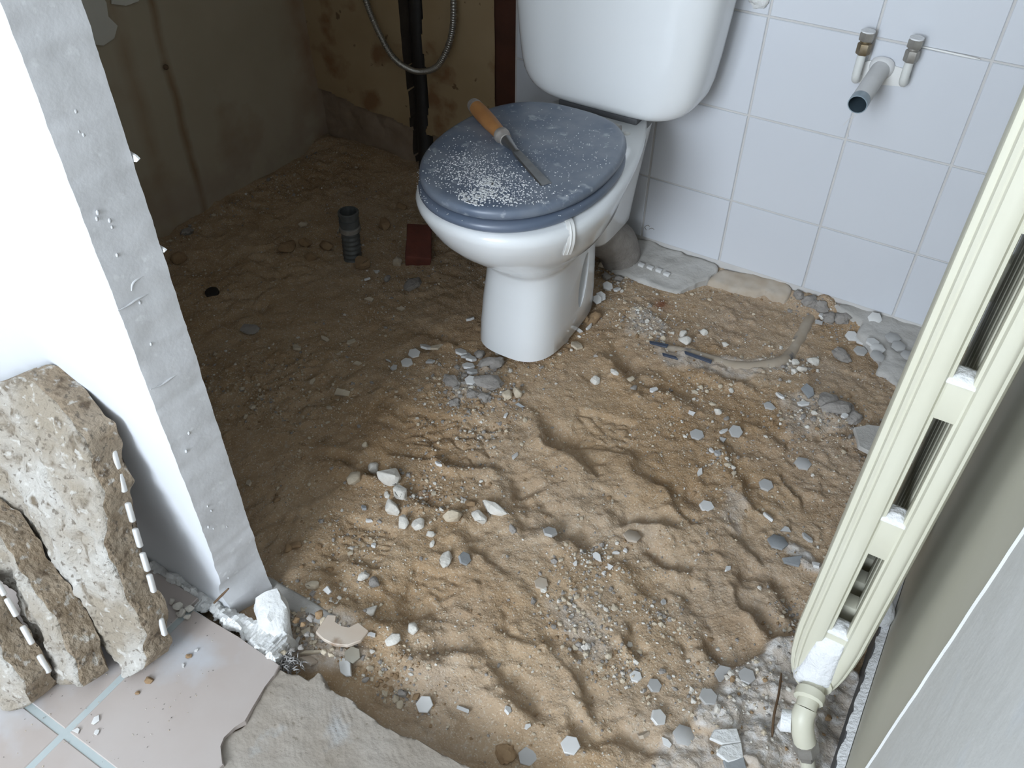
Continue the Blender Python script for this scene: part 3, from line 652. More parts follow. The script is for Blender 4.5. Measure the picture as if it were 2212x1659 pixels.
# broken plaster along the foot of the partition
bm = bmesh.new(); rings = []
path = [(-0.42, -1.292), (-0.30, -1.294), (-0.2, -1.296), (-0.13, -1.297), (-0.08, -1.301), (-0.04, -1.305), (0.0, -1.312), (0.025, -1.316)]
cp = catmull([(x, y, 0) for x, y in path], 20)
for i, p in enumerate(cp):
    f = i / (len(cp) - 1); wd = 0.018 - 0.010 * f + 0.016 * float(fbm(p[0], 2, 40, 4, 2)); hh = max(0.002, 0.014 - 0.008 * f + 0.030 * float(fbm(p[0], 7, 45, 4, 4)))
    wb = 0.028 * sm(f, 0.55, 0.8) * (1 - sm(f, 0.92, 1.0))
    rings.append([(p[0], p[1] - wd, -0.002), (p[0], p[1] - wd * .6, hh * .55), (p[0], p[1], hh), (p[0], p[1] + 0.012 + wb, hh * .6), (p[0], p[1] + 0.020 + wb, -0.03)])
loft(bm, rings); bmesh.ops.subdivide_edges(bm, edges=bm.edges[:], cuts=2, use_grid_fill=True); rough(bm, 0.007, 70, 3)
struct('trim_2', bm, 'plaster', smooth=25, label='ragged white plaster torn along the foot of the partition')

# ------------------------------------------------------------------ toilet
TX = -0.066
toilet = thing('toilet', 'white toilet with blue-grey lid standing on the sand by the tiled wall', 'toilet', (TX, -0.35, -0.03))
def tloc(o):
    o.matrix_parent_inverse = Matrix.Translation((-TX, 0.35, 0.03)); return o
def egg(z, w_, yf, yw, yb, nf=2.2, nb=3.0, taper=0.0, n=72, x0=TX):
    pts = []
    for k in range(n):
        a = 2 * math.pi * k / n; c, s = math.cos(a), math.sin(a)
        if s < 0:
            x = w_ * math.copysign(abs(c) ** (2 / nf), c); y = yw - (yw - yf) * abs(s) ** (2 / nf)
        else:
            x = w_ * math.copysign(abs(c) ** (2 / nb), c); y = yw + (yb - yw) * abs(s) ** (2 / nb)
            x *= 1 - taper * ((y - yw) / (yb - yw)) ** 1.3
        pts.append((x0 + x, y, z))
    return pts
R_ = [(-0.022, .087, -.532, -.42, -.262, 2.9, 5.0, .05), (-0.018, .091, -.538, -.42, -.257, 2.9, 5.0, .05), (0.03, .0895, -.534, -.42, -.255, 2.9, 5.0, .04), (0.09, .086, -.526, -.42, -.256, 2.9, 5.0, .02),
      (0.14, .0835, -.519, -.41, -.258, 2.8, 4.6, .0), (0.168, .083, -.518, -.41, -.258, 2.7, 4.2, .0), (0.178, .085, -.522, -.41, -.258, 2.6, 4.0, .0), (0.186, .091, -.532, -.41, -.256, 2.5, 3.6, .0),
      (0.205, .103, -.552, -.42, -.262, 2.4, 3.0, .02), (0.23, .122, -.583, -.43, -.25, 2.3, 3.0, .08), (0.26, .146, -.618, -.44, -.24, 2.25, 3.0, .15), (0.29, .162, -.646, -.45, -.22, 2.2, 3.0, .22),
      (0.32, .173, -.664, -.455, -.20, 2.25, 3.0, .32), (0.342, .179, -.674, -.46, -.12, 2.3, 3.2, .37), (0.354, .180, -.676, -.46, -.07, 2.3, 3.4, .40), (0.362, .177, -.672, -.46, -.066, 2.3, 3.4, .40), (0.366, .169, -.664, -.46, -.064, 2.3, 3.4, .39)]
bm = bmesh.new(); loft(bm, [egg(*r) for r in R_])
bowl = tloc(bm_obj('bowl', bm, 'china', toilet, 180))
# the moulded hollow with its strap on either flank, cut through the rear of the foot
bm = bmesh.new()
prof = []
for k in range(40):
    a = 2 * math.pi * k / 40
    y = -0.352 + 0.0185 * math.cos(a) + 0.014 * math.sin(a); z = 0.094 + 0.060 * math.sin(a)
    prof.append((y, z))
def hollow(side):
    bmh = bmesh.new(); xo = TX + side * 0.14; xi = TX + side * 0.034
    loft(bmh, [[(xo, y, z) for y, z in prof], [(xi, y, z) for y, z in prof]])
    bmesh.ops.recalc_face_normals(bmh, faces=bmh.faces[:])
    mh = bpy.data.meshes.new('h'); bmh.to_mesh(mh); bmh.free(); oh = bpy.data.objects.new('h', mh); COL.objects.link(oh); return oh
cut = [hollow(1), hollow(-1)]
for oh in cut:
    md = bowl.modifiers.new('cut', 'BOOLEAN'); md.object = oh; md.operation = 'DIFFERENCE'; md.solver = 'EXACT'
md = bowl.modifiers.new('soft', 'BEVEL'); md.width = 0.004; md.segments = 3; md.limit_method = 'ANGLE'; md.angle_limit = math.radians(50)
bpy.context.view_layer.update()
dg = bpy.context.evaluated_depsgraph_get()
nm = bpy.data.meshes.new_from_object(bowl.evaluated_get(dg)); bowl.modifiers.clear(); bowl.data = nm
for oh in cut: bpy.data.objects.remove(oh)
nm.polygons.foreach_set('use_smooth', [True] * len(nm.polygons)); nm.set_sharp_from_angle(angle=math.radians(70))
def rrect(z, x0, x1, y0, y1, n=5.0, cnt=48):
    pts = []
    for k in range(cnt):
        a = 2 * math.pi * (k + .5) / cnt; c, s = math.cos(a), math.sin(a)
        pts.append(((x0 + x1) / 2 + (x1 - x0) / 2 * math.copysign(abs(c) ** (2 / n), c), (y0 + y1) / 2 + (y1 - y0) / 2 * math.copysign(abs(s) ** (2 / n), s), z))
    return pts
bm = bmesh.new()
loft(bm, [rrect(z, TX - w_, TX + w_, y0, y1) for z, w_, y0, y1 in ((0.098, .062, -.235, -.095), (0.102, .070, -.243, -.088), (0.112, .075, -.248, -.083), (0.2, .082, -.262, -.075), (0.28, .09, -.275, -.066), (0.345, .098, -.28, -.062))])
tloc(bm_obj('trap_housing', bm, 'china', toilet, 80))
bm = bmesh.new()
loft(bm, [egg(z, w_, yf, -.455, yb, 2.15, 2.7, 0.04, x0=-0.072) for z, w_, yf, yb in ((0.3665, .158, -.664, -.262), (0.368, .165, -.672, -.255), (0.373, .169, -.677, -.250), (0.380, .169, -.677, -.250), (0.385, .166, -.673, -.254), (0.387, .155, -.662, -.262))])
tloc(bm_obj('seat_ring', bm, 'seat', toilet, 180))
bm = bmesh.new()
loft(bm, [egg(z, w_, yf, -.45, yb, 2.12, 2.7, 0.06, x0=-0.073) for z, w_, yf, yb in ((0.3880, .150, -.652, -.262), (0.3885, .160, -.664, -.252), (0.392, .1665, -.671, -.245), (0.399, .1685, -.673, -.243), (0.405, .1675, -.672, -.244), (0.4085, .164, -.668, -.247), (0.4102, .158, -.661, -.252), (0.4108, .148, -.650, -.26), (0.411, .08, -.56, -.33))])
tloc(bm_obj('lid', bm, 'lid', toilet, 180))
for s in (-1, 1):
    bm = bmesh.new(); tube(bm, [(-0.073 + s * 0.075 - 0.016, -0.238, 0.382), (-0.073 + s * 0.075 + 0.016, -0.238, 0.382)], 0.011, 16); box(bm, -0.073 + s * 0.075 - 0.012, -0.073 + s * 0.075 + 0.012, -0.25, -0.226, 0.364, 0.384, 0.002)
    tloc(bm_obj('hinge', bm, 'nutgrey', toilet, 50))
bm = bmesh.new(); CXC = -0.062
loft(bm, [rrect(z, CXC - w_, CXC + w_, y0, -0.012, 4.2) for z, w_, y0 in ((0.376, .118, -.155), (0.378, .136, -.168), (0.382, .150, -.176), (0.389, .163, -.181), (0.398, .176, -.184), (0.410, .186, -.186), (0.425, .193, -.188), (0.45, .199, -.190), (0.5, .2055, -.192), (0.58, .213, -.195), (0.7, .222, -.198), (0.79, .229, -.2), (0.793, .227, -.198))])
cist = tloc(bm_obj('cistern', bm, 'china', toilet, 60))
bm = bmesh.new(); loft(bm, [rrect(z, CXC - w_, CXC + w_, y0, -0.010, 4.5) for z, w_, y0 in ((0.793, .231, -.202), (0.796, .234, -.205), (0.815, .234, -.205), (0.824, .228, -.199), (0.828, .21, -.18))]); bm_obj('cistern_lid', bm, 'china', cist, 60)
bm = bmesh.new(); tube(bm, [(CXC, -0.1, 0.826), (CXC, -0.1, 0.836)], 0.022, 24); bm_obj('flush_button', bm, 'nutgrey', cist, 50)
bm = bmesh.new(); box(bm, TX - 0.09, TX + 0.09, -.17, -.07, 0.364, 0.379, 0.003); tloc(bm_obj('cistern_gap_box', bm, 'skirt', toilet, 50))  # dark box filling the joint under the cistern, drawn as its black gap line
bm = bmesh.new(); bmesh.ops.create_uvsphere(bm, u_segments=14, v_segments=8, radius=0.009, matrix=Matrix.Translation((TX + 0.088, -0.212, 0.364)) @ Matrix.Diagonal((1, 1, .6, 1))); tloc(bm_obj('fixing_cap', bm, 'whiteplastic', toilet, 180))
# waste outlet running to the wall, caked in mortar
bm = bmesh.new(); tube(bm, catmull([(TX + 0.012, -0.148, 0.094), (TX + 0.02, -0.13, 0.062), (TX + 0.04, -0.09, 0.02), (TX + 0.045, -0.06, -0.05)], 6), 0.050, 20); rough(bm, 0.004, 30, 2)
bm_obj('waste_pipe', bm, 'stonegrey', None, 80, label='mortar-caked waste pipe below the rear of the toilet', cat='pipe')

# plastic strap hooked over the rim
rim = [(0.074, -0.555, 0.3675), (0.082, -0.563, 0.3685), (0.0895, -0.571, 0.364), (0.0935, -0.575, 0.352), (0.0925, -0.574, 0.335), (0.0875, -0.569, 0.318), (0.0815, -0.563, 0.303)]
bm = bmesh.new(); cp = catmull(rim, 4); t_ = Vector((0.707, -0.707, 0)).cross(Vector((0, 0, 1))).normalized()
rr = []
for i, p in enumerate(cp):
    p = Vector(p); q = Vector(cp[min(i + 1, len(cp) - 1)]); q0 = Vector(cp[max(i - 1, 0)]); d = (q - q0).normalized(); nrm = t_.cross(d).normalized()
    if nrm.z < 0 and i < 8: nrm = -nrm
    if nrm.x < 0 and i >= 8: nrm = -nrm
    rr.append([p - t_ * .007, p + t_ * .007, p + t_ * .007 + nrm * .0022, p - t_ * .007 + nrm * .0022])
loft(bm, rr); hk = thing('rim_hook', 'white plastic strap hooked over the toilet rim', 'hook', (0.09, -0.572, 0.33))
o = bm_obj('strap', bm, 'whiteplastic', hk, 40); o.matrix_parent_inverse = Matrix.Translation((-0.09, 0.572, -0.33))
bm = bmesh.new(); tube(bm, [Vector(p) + Vector((0.0016, -0.0016, 0.0006)) for p in cp[2:]], 0.0016, 8); bm_obj('rib', bm, 'whiteplastic', o, 60)

# ------------------------------------------------------------------ chisel on the lid
A = Vector((-0.231, -0.375, 0.4265)); B = Vector((0.026, -0.543, 0.4125)); ax = (B - A); LC = ax.length; ax.normalize()
chis = thing('wood_chisel', 'old chisel with a wooden handle lying on the toilet lid', 'chisel', (-0.1, -0.46, 0.411))
def cpart(name, m, prof, seg=20, smooth=50):
    side = ax.cross(Vector((0, 0, 1))).normalized(); up = side.cross(ax)
    bm = bmesh.new()
    loft(bm, [[A + ax * t + side * (a * math.cos(2 * math.pi * k / seg)) + up * (b * math.sin(2 * math.pi * k / seg)) for k in range(seg)] for t, a, b in prof])
    o = bm_obj(name, bm, m, chis, smooth); o.matrix_parent_inverse = Matrix.Translation((0.1, 0.46, -0.411)); return o
cpart('end_hoop', 'ferrule', [(-.006, .008, .008), (-.005, .0125, .0125), (.004, .0142, .0142), (.010, .0146, .0146)])
cpart('handle', 'wood', [(.008, .0135, .0135), (.012, .0142, .0142), (.04, .0152, .0152), (.07, .0150, .0150), (.10, .0132, .0132), (.118, .0122, .0122), (.122, .0120, .0120)])
cpart('ferrule', 'ferrule', [(.118, .0128, .0128), (.122, .0150, .0150), (.128, .0152, .0152), (.132, .0145, .0145), (.135, .0120, .0120), (.143, .0118, .0118), (.144, .010, .010)])
cpart('bolster', 'steel', [(.142, .0105, .0105), (.150, .0098, .0095), (.165, .0080, .0068), (.180, .0060, .0045), (.188, .0070, .0036)])
side = ax.cross(Vector((0, 0, 1))).normalized(); up = side.cross(ax)
bm = bmesh.new(); rr = []
for t, hw, th in ((.182, .0060, .0034), (.19, .0082, .0030), (.20, .0088, .0028), (.25, .0096, .0024), (.285, .0102, .0020), (.305, .0106, .0004)):
    c = A + ax * t + up * (-0.0005)
    rr.append([c - side * hw - up * th * .5, c + side * hw - up * th * .5, c + side * hw * .82 + up * th * .7, c - side * hw * .82 + up * th * .7])
loft(bm, rr); o = bm_obj('blade', bm, 'steel', chis, 30); o.matrix_parent_inverse = Matrix.Translation((0.1, 0.46, -0.411))

# plaster crumbs on the lid: far too many to count
def flakes(name, items, m, **k):
    V = []; F = []
    for (x, y, z, r, h) in items:
        n = random.choice((4, 5, 6)); a0 = random.random() * 6.28; b = len(V)
        for zz_, s in ((z, 1.0), (z + h, 0.75)):
            for j in range(n):
                rr_ = r * s * random.uniform(0.6, 1.15); a = a0 + 6.283 * j / n; V.append((x + rr_ * math.cos(a), y + rr_ * math.sin(a), zz_))
        F.append(tuple(range(b + n, b + 2 * n)))
        for j in range(n): F.append((b + j, b + (j + 1) % n, b + n + (j + 1) % n, b + n + j))
    return mesh_obj(name, V, F, m, kind='stuff', **k)
def onlid(x, y):
    dx = (x + 0.073) / 0.160
    if y < -.45: dy = (y + .45) / 0.212
    else: dy = (y + .45) / 0.19
    return abs(dx) ** 2.3 + abs(dy) ** 2.3 < 1
it = []
cl = [(-.115, -.565, .045, .035, 520, .0010), (-.06, -.60, .05, .03, 520, .0012), (-.02, -.575, .06, .03, 330, .0011), (-.12, -.52, .05, .05, 260, .0008), (-.07, -.46, .12, .12, 330, .0007), (0.03, -.47, .05, .08, 110, .0008), (-.02, -.36, .1, .06, 90, .0008)]
for cx_, cy_, sx_, sy_, n_, r_ in cl:
    for _ in range(n_):
        x = random.gauss(cx_, sx_); y = random.gauss(cy_, sy_)
        if onlid(x, y): it.append((x, y, 0.4108, r_ * random.uniform(.45, 1.6), r_ * random.uniform(.4, 1.1)))
for (u, v, n_, s_) in ((1035, 425, 42, .010), (1055, 415, 40, .010), (1020, 440, 34, .008), (1062, 398, 26, .007), (1100, 432, 20, .010), (1000, 425, 24, .008), (1045, 395, 16, .008)):
    p = at_z(u, v, .411)
    for _ in range(n_):
        x = random.gauss(p[0], s_); y = random.gauss(p[1], s_ * .7)
        if onlid(x, y): it.append((x, y, 0.4108, random.uniform(.0012, .0036), .0011))
flakes('plaster_crumbs', it, 'crumb', label='white plaster crumbs strewn over the toilet lid', cat='crumbs')
it = []
for _ in range(260):
    a = random.uniform(math.pi * 0.95, math.pi * 1.9); k = random.uniform(1.0, 1.035)
    x = -0.072 + 0.166 * k * math.copysign(abs(math.cos(a)) ** (2 / 2.15), math.cos(a)); y = -.455 - 0.219 * k * abs(math.sin(a)) ** (2 / 2.15)
    if random.random() < 0.5 + 0.5 * math.cos((a - math.pi) * 1.5): it.append((x, y, 0.3868, random.uniform(.0005, .0013), .0006))
flakes('plaster_dust_specks', it, 'crumb', label='fine white specks along the front of the toilet seat ring', cat='crumbs')

# ------------------------------------------------------------------ pipes on the tiled wall
PZ = 0.515
st = thing('waste_stub', 'dusty grey plastic waste stub sticking out of the tiled wall', 'pipe', (0.427, 0, PZ))
def rel(o, loc): o.matrix_parent_inverse = Matrix.Translation(-Vector(loc)); return o
sl = (0.427, 0, PZ)
ax0 = Vector((0.427, 0.0, PZ)); ax1 = Vector(tuple(at_y(1852, 226, -0.135)))
def along(t): return ax0 + (ax1 - ax0) * t
RS = 0.0168
bm = bmesh.new(); tube(bm, [along(-0.1), along(0.3), along(0.6), along(0.865)], RS, 24, False); rel(bm_obj('sleeve', bm, 'pvcdust', st, 50), sl)
bm = bmesh.new()
d_ = (ax1 - ax0).normalized(); s1 = d_.cross(Vector((0, 0, 1))).normalized(); u1 = s1.cross(d_)
def rg(c, r, n=28): return [c + (s1 * math.cos(6.2832 * k / n) + u1 * math.sin(6.2832 * k / n)) * r for k in range(n)]
loft(bm, [rg(along(.86), RS), rg(along(.87), RS * 1.03), rg(along(1.0), RS * 1.03), rg(along(1.0), RS * .93), rg(along(.25), RS * .93)], False, True)
for f in bm.faces:
    if (f.calc_center_median() - along(.9)).cross(d_).length < RS * .95: f.material_index = 1
rel(bm_obj('rim', bm, None, st, 40, mats=['pvcdark', 'pvcin']), sl)
bm = bmesh.new(); loft(bm, [rg(along(.02), RS * 1.35), rg(along(.05), RS * 1.25), rg(along(.08), RS)]); rough(bm, .002, 60, 1); rel(bm_obj('mortar_collar', bm, 'pvcdust', st, 60), sl)
e = along(1.0) - u1 * RS
for pts in ([(0, 0, 0), (-.006, -.004, -.010), (-.013, -.006, -.024)], [(.004, 0, 0), (-.004, -.004, -.018), (-.003, -.002, -.034), (.001, 0, -.046)]):
    bm = bmesh.new(); tube(bm, catmull([e + Vector(p) for p in pts], 5), 0.0006, 5); rel(bm_obj('fibre', bm, 'pvcdust', st, 80), sl)
for k, (ut, vt_, ub, vb, m1, lab) in enumerate(((1868, 80, 1849, 180, 'brass', 'left cream supply pipe with a capped brass fitting on the tiled wall'), (1971, 95, 1953, 188, 'nutgrey', 'right cream supply pipe with a capped grey fitting on the tiled wall'))):
    pt = Vector(tuple(at_y(ut, vt_, -0.028))); pb = Vector(tuple(at_y(ub, vb, -0.028))); pt.x = pb.x = (pt.x + pb.x) / 2
    tp = thing('supply_pipe', lab, 'pipe', pb, 'capped supply pipes on the tiled wall')
    L = tuple(pb)
    bm = bmesh.new(); tube(bm, catmull([(pb.x, 0.006, pb.z + .004), (pb.x, -.016, pb.z + .003), (pb.x, -.026, pb.z + .012), (pb.x, -.028, pb.z + .03), (pb.x, -.028, pt.z - .015)], 6), 0.0078, 16); rel(bm_obj('pipe', bm, 'pipepaint', tp, 60), L)
    def hexnut(z0, z1, r, m, nm, seg=6, ang=0.3):
        bm = bmesh.new(); rr = []
        for z, s in ((z0, .93), (z0 + .0015, 1), (z1 - .0015, 1), (z1, .93)): rr.append([(pb.x + r * s * math.cos(6.2832 * j / seg + ang), -.028 + r * s * math.sin(6.2832 * j / seg + ang), z) for j in range(seg)])
        loft(bm, rr); return rel(bm_obj(nm, bm, m, tp, 40), L)
    hexnut(pt.z - .030, pt.z - .010, .0125, m1, 'compression_nut', 6, .2)
    hexnut(pt.z - .011, pt.z - .004, .0098, m1, 'threaded_stub', 16)
    cn = hexnut(pt.z - .005, pt.z + .010, .0138, 'nutgrey', 'cap_nut', 6, .5)
    bm = bmesh.new(); tube(bm, [(pb.x, -.028, pt.z + .010), (pb.x, -.028, pt.z + .0125)], .0125, 12); rough(bm, .0006, 200, k); bm_obj('dust_cap', bm, 'dust', cn, 60, label='plaster dust on top of the cap')
# back plate behind the three pipes
pts = [(1868, 133), (1890, 128), (1960, 150), (1952, 188), (1948, 186), (1855, 178)]
bm = bmesh.new(); extrude_poly(bm, [tuple(at_y(u, v, -0.0005)) for u, v in pts], 0.0025, (0, -1, 0)); bm_obj('tile_filler', bm, 'whiteplastic', wall_tiled, None, label='smooth filler patch round the waste stub')
bm = bmesh.new(); bmesh.ops.create_icosphere(bm, subdivisions=3, radius=0.02); 
for v in bm.verts: v.co.y *= 0.35; v.co.z *= .8
rough(bm, 0.006, 60, 4); o = bm_obj('filler_lump', bm, 'plaster', None, 60, label='lump of dirty filler stuck on the tiles above the toilet cistern side', cat='filler'); o.location = at_y(1638, 2, -0.002)

# ------------------------------------------------------------------ alcove: black pipe, shower hose, drain coupling, red block
bm = bmesh.new(); tube(bm, [(-0.672, 0.050, CEIL), (-0.672, 0.050, 0.6), (-0.672, 0.048, 0.3), (-0.668, 0.045, 0.12), (-0.660, 0.030, 0.0), (-0.655, 0.01, -0.08)], 0.024, 18)
bm_obj('soil_pipe', bm, 'black', None, 60, label='black pipe running down the open chase in the alcove wall', cat='pipe')
hp = [(-0.86, -.01, 0.80), (-0.80, -.02, 0.52), (-0.777, -.02, 0.424), (-0.748, -.022, 0.36), (-0.706, -.025, 0.303), (-0.660, -.027, 0.284), (-0.615, -.027, 0.285), (-0.565, -.025, 0.312), (-0.527, -.022, 0.385), (-0.517, -.02, 0.471), (-0.525, -.01, 0.62), (-0.56, .01, 0.85)]
cp = catmull(hp, 60)
bm = bmesh.new(); tube(bm, cp, [0.0078 if i % 4 < 2 else 0.0066 for i in range(len(cp))], 12)
bm_obj('shower_hose', bm, 'hose', None, 60, label='ribbed chrome shower hose hanging in a loop in the alcove', cat='hose')
pc = at_z(752, 458, 0.092); pc = Vector((pc[0], pc[1], 0)); 
cl_ = thing('drain_coupling', 'grey ribbed drain coupling standing upright in the alcove sand', 'pipe', (pc.x, pc.y, -0.05))
CL = (pc.x, pc.y, -0.05)
def ringz(z, r, n=28, tilt=(0.0, -0.05)): return [(pc.x + tilt[0] * (0.09 - z) + r * math.cos(6.2832 * k / n), pc.y + tilt[1] * (0.09 - z) + r * math.sin(6.2832 * k / n), z) for k in range(n)]
bm = bmesh.new(); loft(bm, [ringz(z, r) for z, r in ((0.045, .021), (.060, .021), (.060, .0235), (.066, .0240), (.075, .0238), (.0755, .0222), (.084, .0222), (.0845, .0245), (.093, .0245), (.094, .0235), (.094, .0195), (.05, .0195))], True, True); sock = rel(bm_obj('socket', bm, 'coupling', cl_, 40), CL)
bm = bmesh.new(); rr = []
for z in np.arange(-0.08, 0.046, 0.003): rr.append(ringz(z, 0.0222 if int(round(z / 0.003)) % 4 < 2 else 0.0198))
loft(bm, rr); rel(bm_obj('ribbed_body', bm, 'coupling', cl_, 40), CL)
bm = bmesh.new(); loft(bm, [ringz(.043, .0235), ringz(.0445, .0255), ringz(.054, .0255), ringz(.0555, .0235)]); bm_obj('clamp_ring', bm, 'nutgrey', sock, 40)
p = ground(905, 545)
bm = bmesh.new(); box(bm, -.030, .030, -.055, .055, -.02, .022, .003); bmesh.ops.subdivide_edges(bm, edges=bm.edges[:], cuts=2, use_grid_fill=True); rough(bm, .003, 40, 3)
o = bm_obj('terracotta_block', bm, 'redbrick', None, 40, label='dark red terracotta block lying in the alcove beside the toilet', cat='brick'); o.location = (p[0], p[1], p[2] + .016); o.rotation_euler = (0.25, 0.12, 0.62)
p = ground(459, 634); bm = bmesh.new(); tube(bm, [(0, 0, -.008), (0, 0, .006), (0, 0, .0075)], [.016, .0155, .012], 18); o = bm_obj('bottle_cap', bm, 'black', None, 50, label='small dark round cap lying on the shaded alcove sand', cat='cap'); o.location = p; o.rotation_euler = (.15, .1, 0)

# ------------------------------------------------------------------ radiator
rad = thing('radiator', 'cream painted cast-iron column radiator along the right wall', 'radiator', (0.70, -0.88, 0.07))
RL = (0.70, -0.88, 0.07); NSEC = 6; PIT = 0.044
colA = [(.6555, .0035), (.657, .0068), (.661, .0082), (.6625, .0078), (.6645, .0125), (.668, .0142), (.670, .0138), (.672, .0172), (.677, .0190), (.684, .0192), (.6885, .0170), (.6905, .0120), (.6935, .0112), (.6945, .0060)]
colB = [(.7105, .0060), (.7115, .0112), (.7145, .0122), (.7165, .0172), (.7205, .0190), (.7275, .0188), (.7305, .0168), (.7320, .0138), (.7350, .0132), (.7375, .0085), (.7385, .0035)]
def colring(prof, z, k=1.0, xc=None, xm=1.0, shift=0.0):
    pts = [(x, d) for x, d in prof] + [(x, -d) for x, d in prof[::-1]]
    xc = xc if xc is not None else 0.7
    return [(xc + (x - xc) * xm + shift, d * k, z) for x, d in pts]
bm = bmesh.new()
for prof in (colA, colB):
    rr = []
    for z, k, xm in ((0.075, .55, .30), (0.082, .8, .50), (0.095, .95, .66), (0.115, 1, .80), (0.14, 1, .90), (0.17, 1, .965), (0.20, 1, 1), (0.90, 1, 1), (0.93, 1, .96), (0.96, .95, .8), (0.975, .6, .5)):
        rr.append(colring(prof, z, k, 0.700, xm))
    loft(bm, rr)
def section_mesh(bm, bridges):
    for z0, z1 in bridges:
        box(bm, .686, .719, -.0115, .0115, z0, z1, .003)
BR_ = ((0.085, 0.222), (0.376, 0.442), (0.588, 0.640), (0.790, 0.84), (0.90, 0.96))
bm2 = bm.copy(); section_mesh(bm, BR_); section_mesh(bm2, (BR_[0], BR_[-1]))
bmh = [(.70, .115), (.70, .93)]
for x, z in bmh: tube(bm2, [(x, -.022, z), (x, .022, z)], 0.024, 20)
for x, z in bmh: tube(bm, [(x, -.022, z), (x, .022, z)], 0.024, 20)
bmesh.ops.recalc_face_normals(bm, faces=bm.faces[:])
bmesh.ops.recalc_face_normals(bm2, faces=bm2.faces[:])
sm_ = bpy.data.meshes.new('section'); bm.to_mesh(sm_); bm.free(); sm_.materials.append(MT['rad']); setsmooth(sm_, 35)
sm2_ = bpy.data.meshes.new('inner_section'); bm2.to_mesh(sm2_); bm2.free(); sm2_.materials.append(MT['rad']); setsmooth(sm2_, 35)
YR0 = -0.990
for k in range(NSEC):
    o = bpy.data.objects.new('section', sm_ if k in (0, NSEC - 1) else sm2_); o.location = (0, YR0 + k * PIT, 0); finish(o, rad); rel(o, RL)
    if k == 0: sec0 = o
def dust_pile(x0, x1, y0, y1, z, h, parent, loc, seed, slope=0.0):
    bm = bmesh.new(); n = 10; g = {}
    for i in range(n + 1):
        for j in range(n + 1):
            a = i / n; b = j / n; e_ = min(a, 1 - a, b, 1 - b) * 2
            g[i, j] = bm.verts.new((x0 + (x1 - x0) * a, y0 + (y1 - y0) * b, z + h * (min(1, e_ * 1.6) ** .6) * (0.8 + 0.5 * float(fbm(a, b + seed, 6, 3, seed))) + slope * b))
    for i in range(n):
        for j in range(n): bm.faces.new((g[i, j], g[i + 1, j], g[i + 1, j + 1], g[i, j + 1]))
    ex = bmesh.ops.extrude_edge_only(bm, edges=[e for e in bm.edges if e.is_boundary])
    for v in [q for q in ex['geom'] if isinstance(q, bmesh.types.BMVert)]: v.co.z = z - 0.004
    o = bm_obj('plaster_dust', bm, 'dust', parent, 80, label='white plaster dust settled on the radiator'); o.matrix_parent_inverse = Matrix.Translation((0, -YR0, 0)); return o
for k in (0,):
    y = YR0 + k * PIT
    for q, z in enumerate((0.222, 0.442, 0.640, 0.84)):
        dust_pile(.690, .715, y - .013, y + .013, z - .002, .006, sec0, RL, k * 4 + q)
# heap of dust on the rounded foot of the end section
bm = bmesh.new(); n = 14; g = {}
for i in range(n + 1):
    for j in range(n + 1):
        a = i / n; b = j / n; x = .672 + .052 * a; z = .10 + .105 * b
        y = YR0 - .0195 - .010 * math.sin(math.pi * a) * (1 - .7 * b) - .004 * float(fbm(a, b, 6, 3, 2)) * (1 if 0 < i < n and 0 < j < n else 0)
        if i in (0, n) or j in (0, n): y = YR0 - .008
        g[i, j] = bm.verts.new((x + (.7 - x) * .35 * b, y, z))
for i in range(n):
    for j in range(n): bm.faces.new((g[i, j], g[i + 1, j], g[i + 1, j + 1], g[i, j + 1]))
bm_obj('plaster_dust', bm, 'dust', sec0, 80, label='thick white dust caked on the foot of the radiator').matrix_parent_inverse = Matrix.Translation((0, -YR0, 0))
# valve
val = thing('radiator_valve', 'cream painted valve and riser at the foot of the radiator', 'valve', (0.70, -1.05, 0.0)); VL = (0.70, -1.05, 0.0)
bm = bmesh.new(); tube(bm, [(.702, -1.000, .112), (.702, -1.022, .110), (.702, -1.0225, .110), (.702, -1.034, .108), (.7025, -1.0345, .108), (.703, -1.046, .104)], [.015, .015, .019, .019, .0135, .0135], 12); rel(bm_obj('union', bm, 'rad', val, 40), VL)
bm = bmesh.new(); tube(bm, catmull([(.703, -1.044, .104), (.704, -1.055, .096), (.711, -1.062, .078), (.719, -1.064, .060)], 5), .0145, 14); rel(bm_obj('elbow', bm, 'rad', val, 60), VL)
bm = bmesh.new(); tube(bm, [(.706, -1.056, .088), (.694, -1.059, .084), (.6935, -1.059, .084), (.682, -1.062, .081), (.680, -1.062, .081)], [.008, .008, .014, .014, .010], 14); rough(bm, .001, 90, 2); rel(bm_obj('cap', bm, 'dust', val, 50, label='round valve cap white with dust'), VL)
bm = bmesh.new(); tube(bm, [(.7175, -1.064, .064), (.724, -1.066, .048), (.7245, -1.066, .047), (.728, -1.067, .036)], [.0165, .0165, .012, .012], 6); rel(bm_obj('gland_nut', bm, 'nutgrey', val, 30, label='bare grey metal gland nut'), VL)
bm = bmesh.new(); tube(bm, catmull([(.727, -1.067, .040), (.734, -1.069, .020), (.743, -1.071, -.005), (.750, -1.073, -.06)], 5), .0095, 14); rel(bm_obj('riser', bm, 'rad', val, 60), VL)

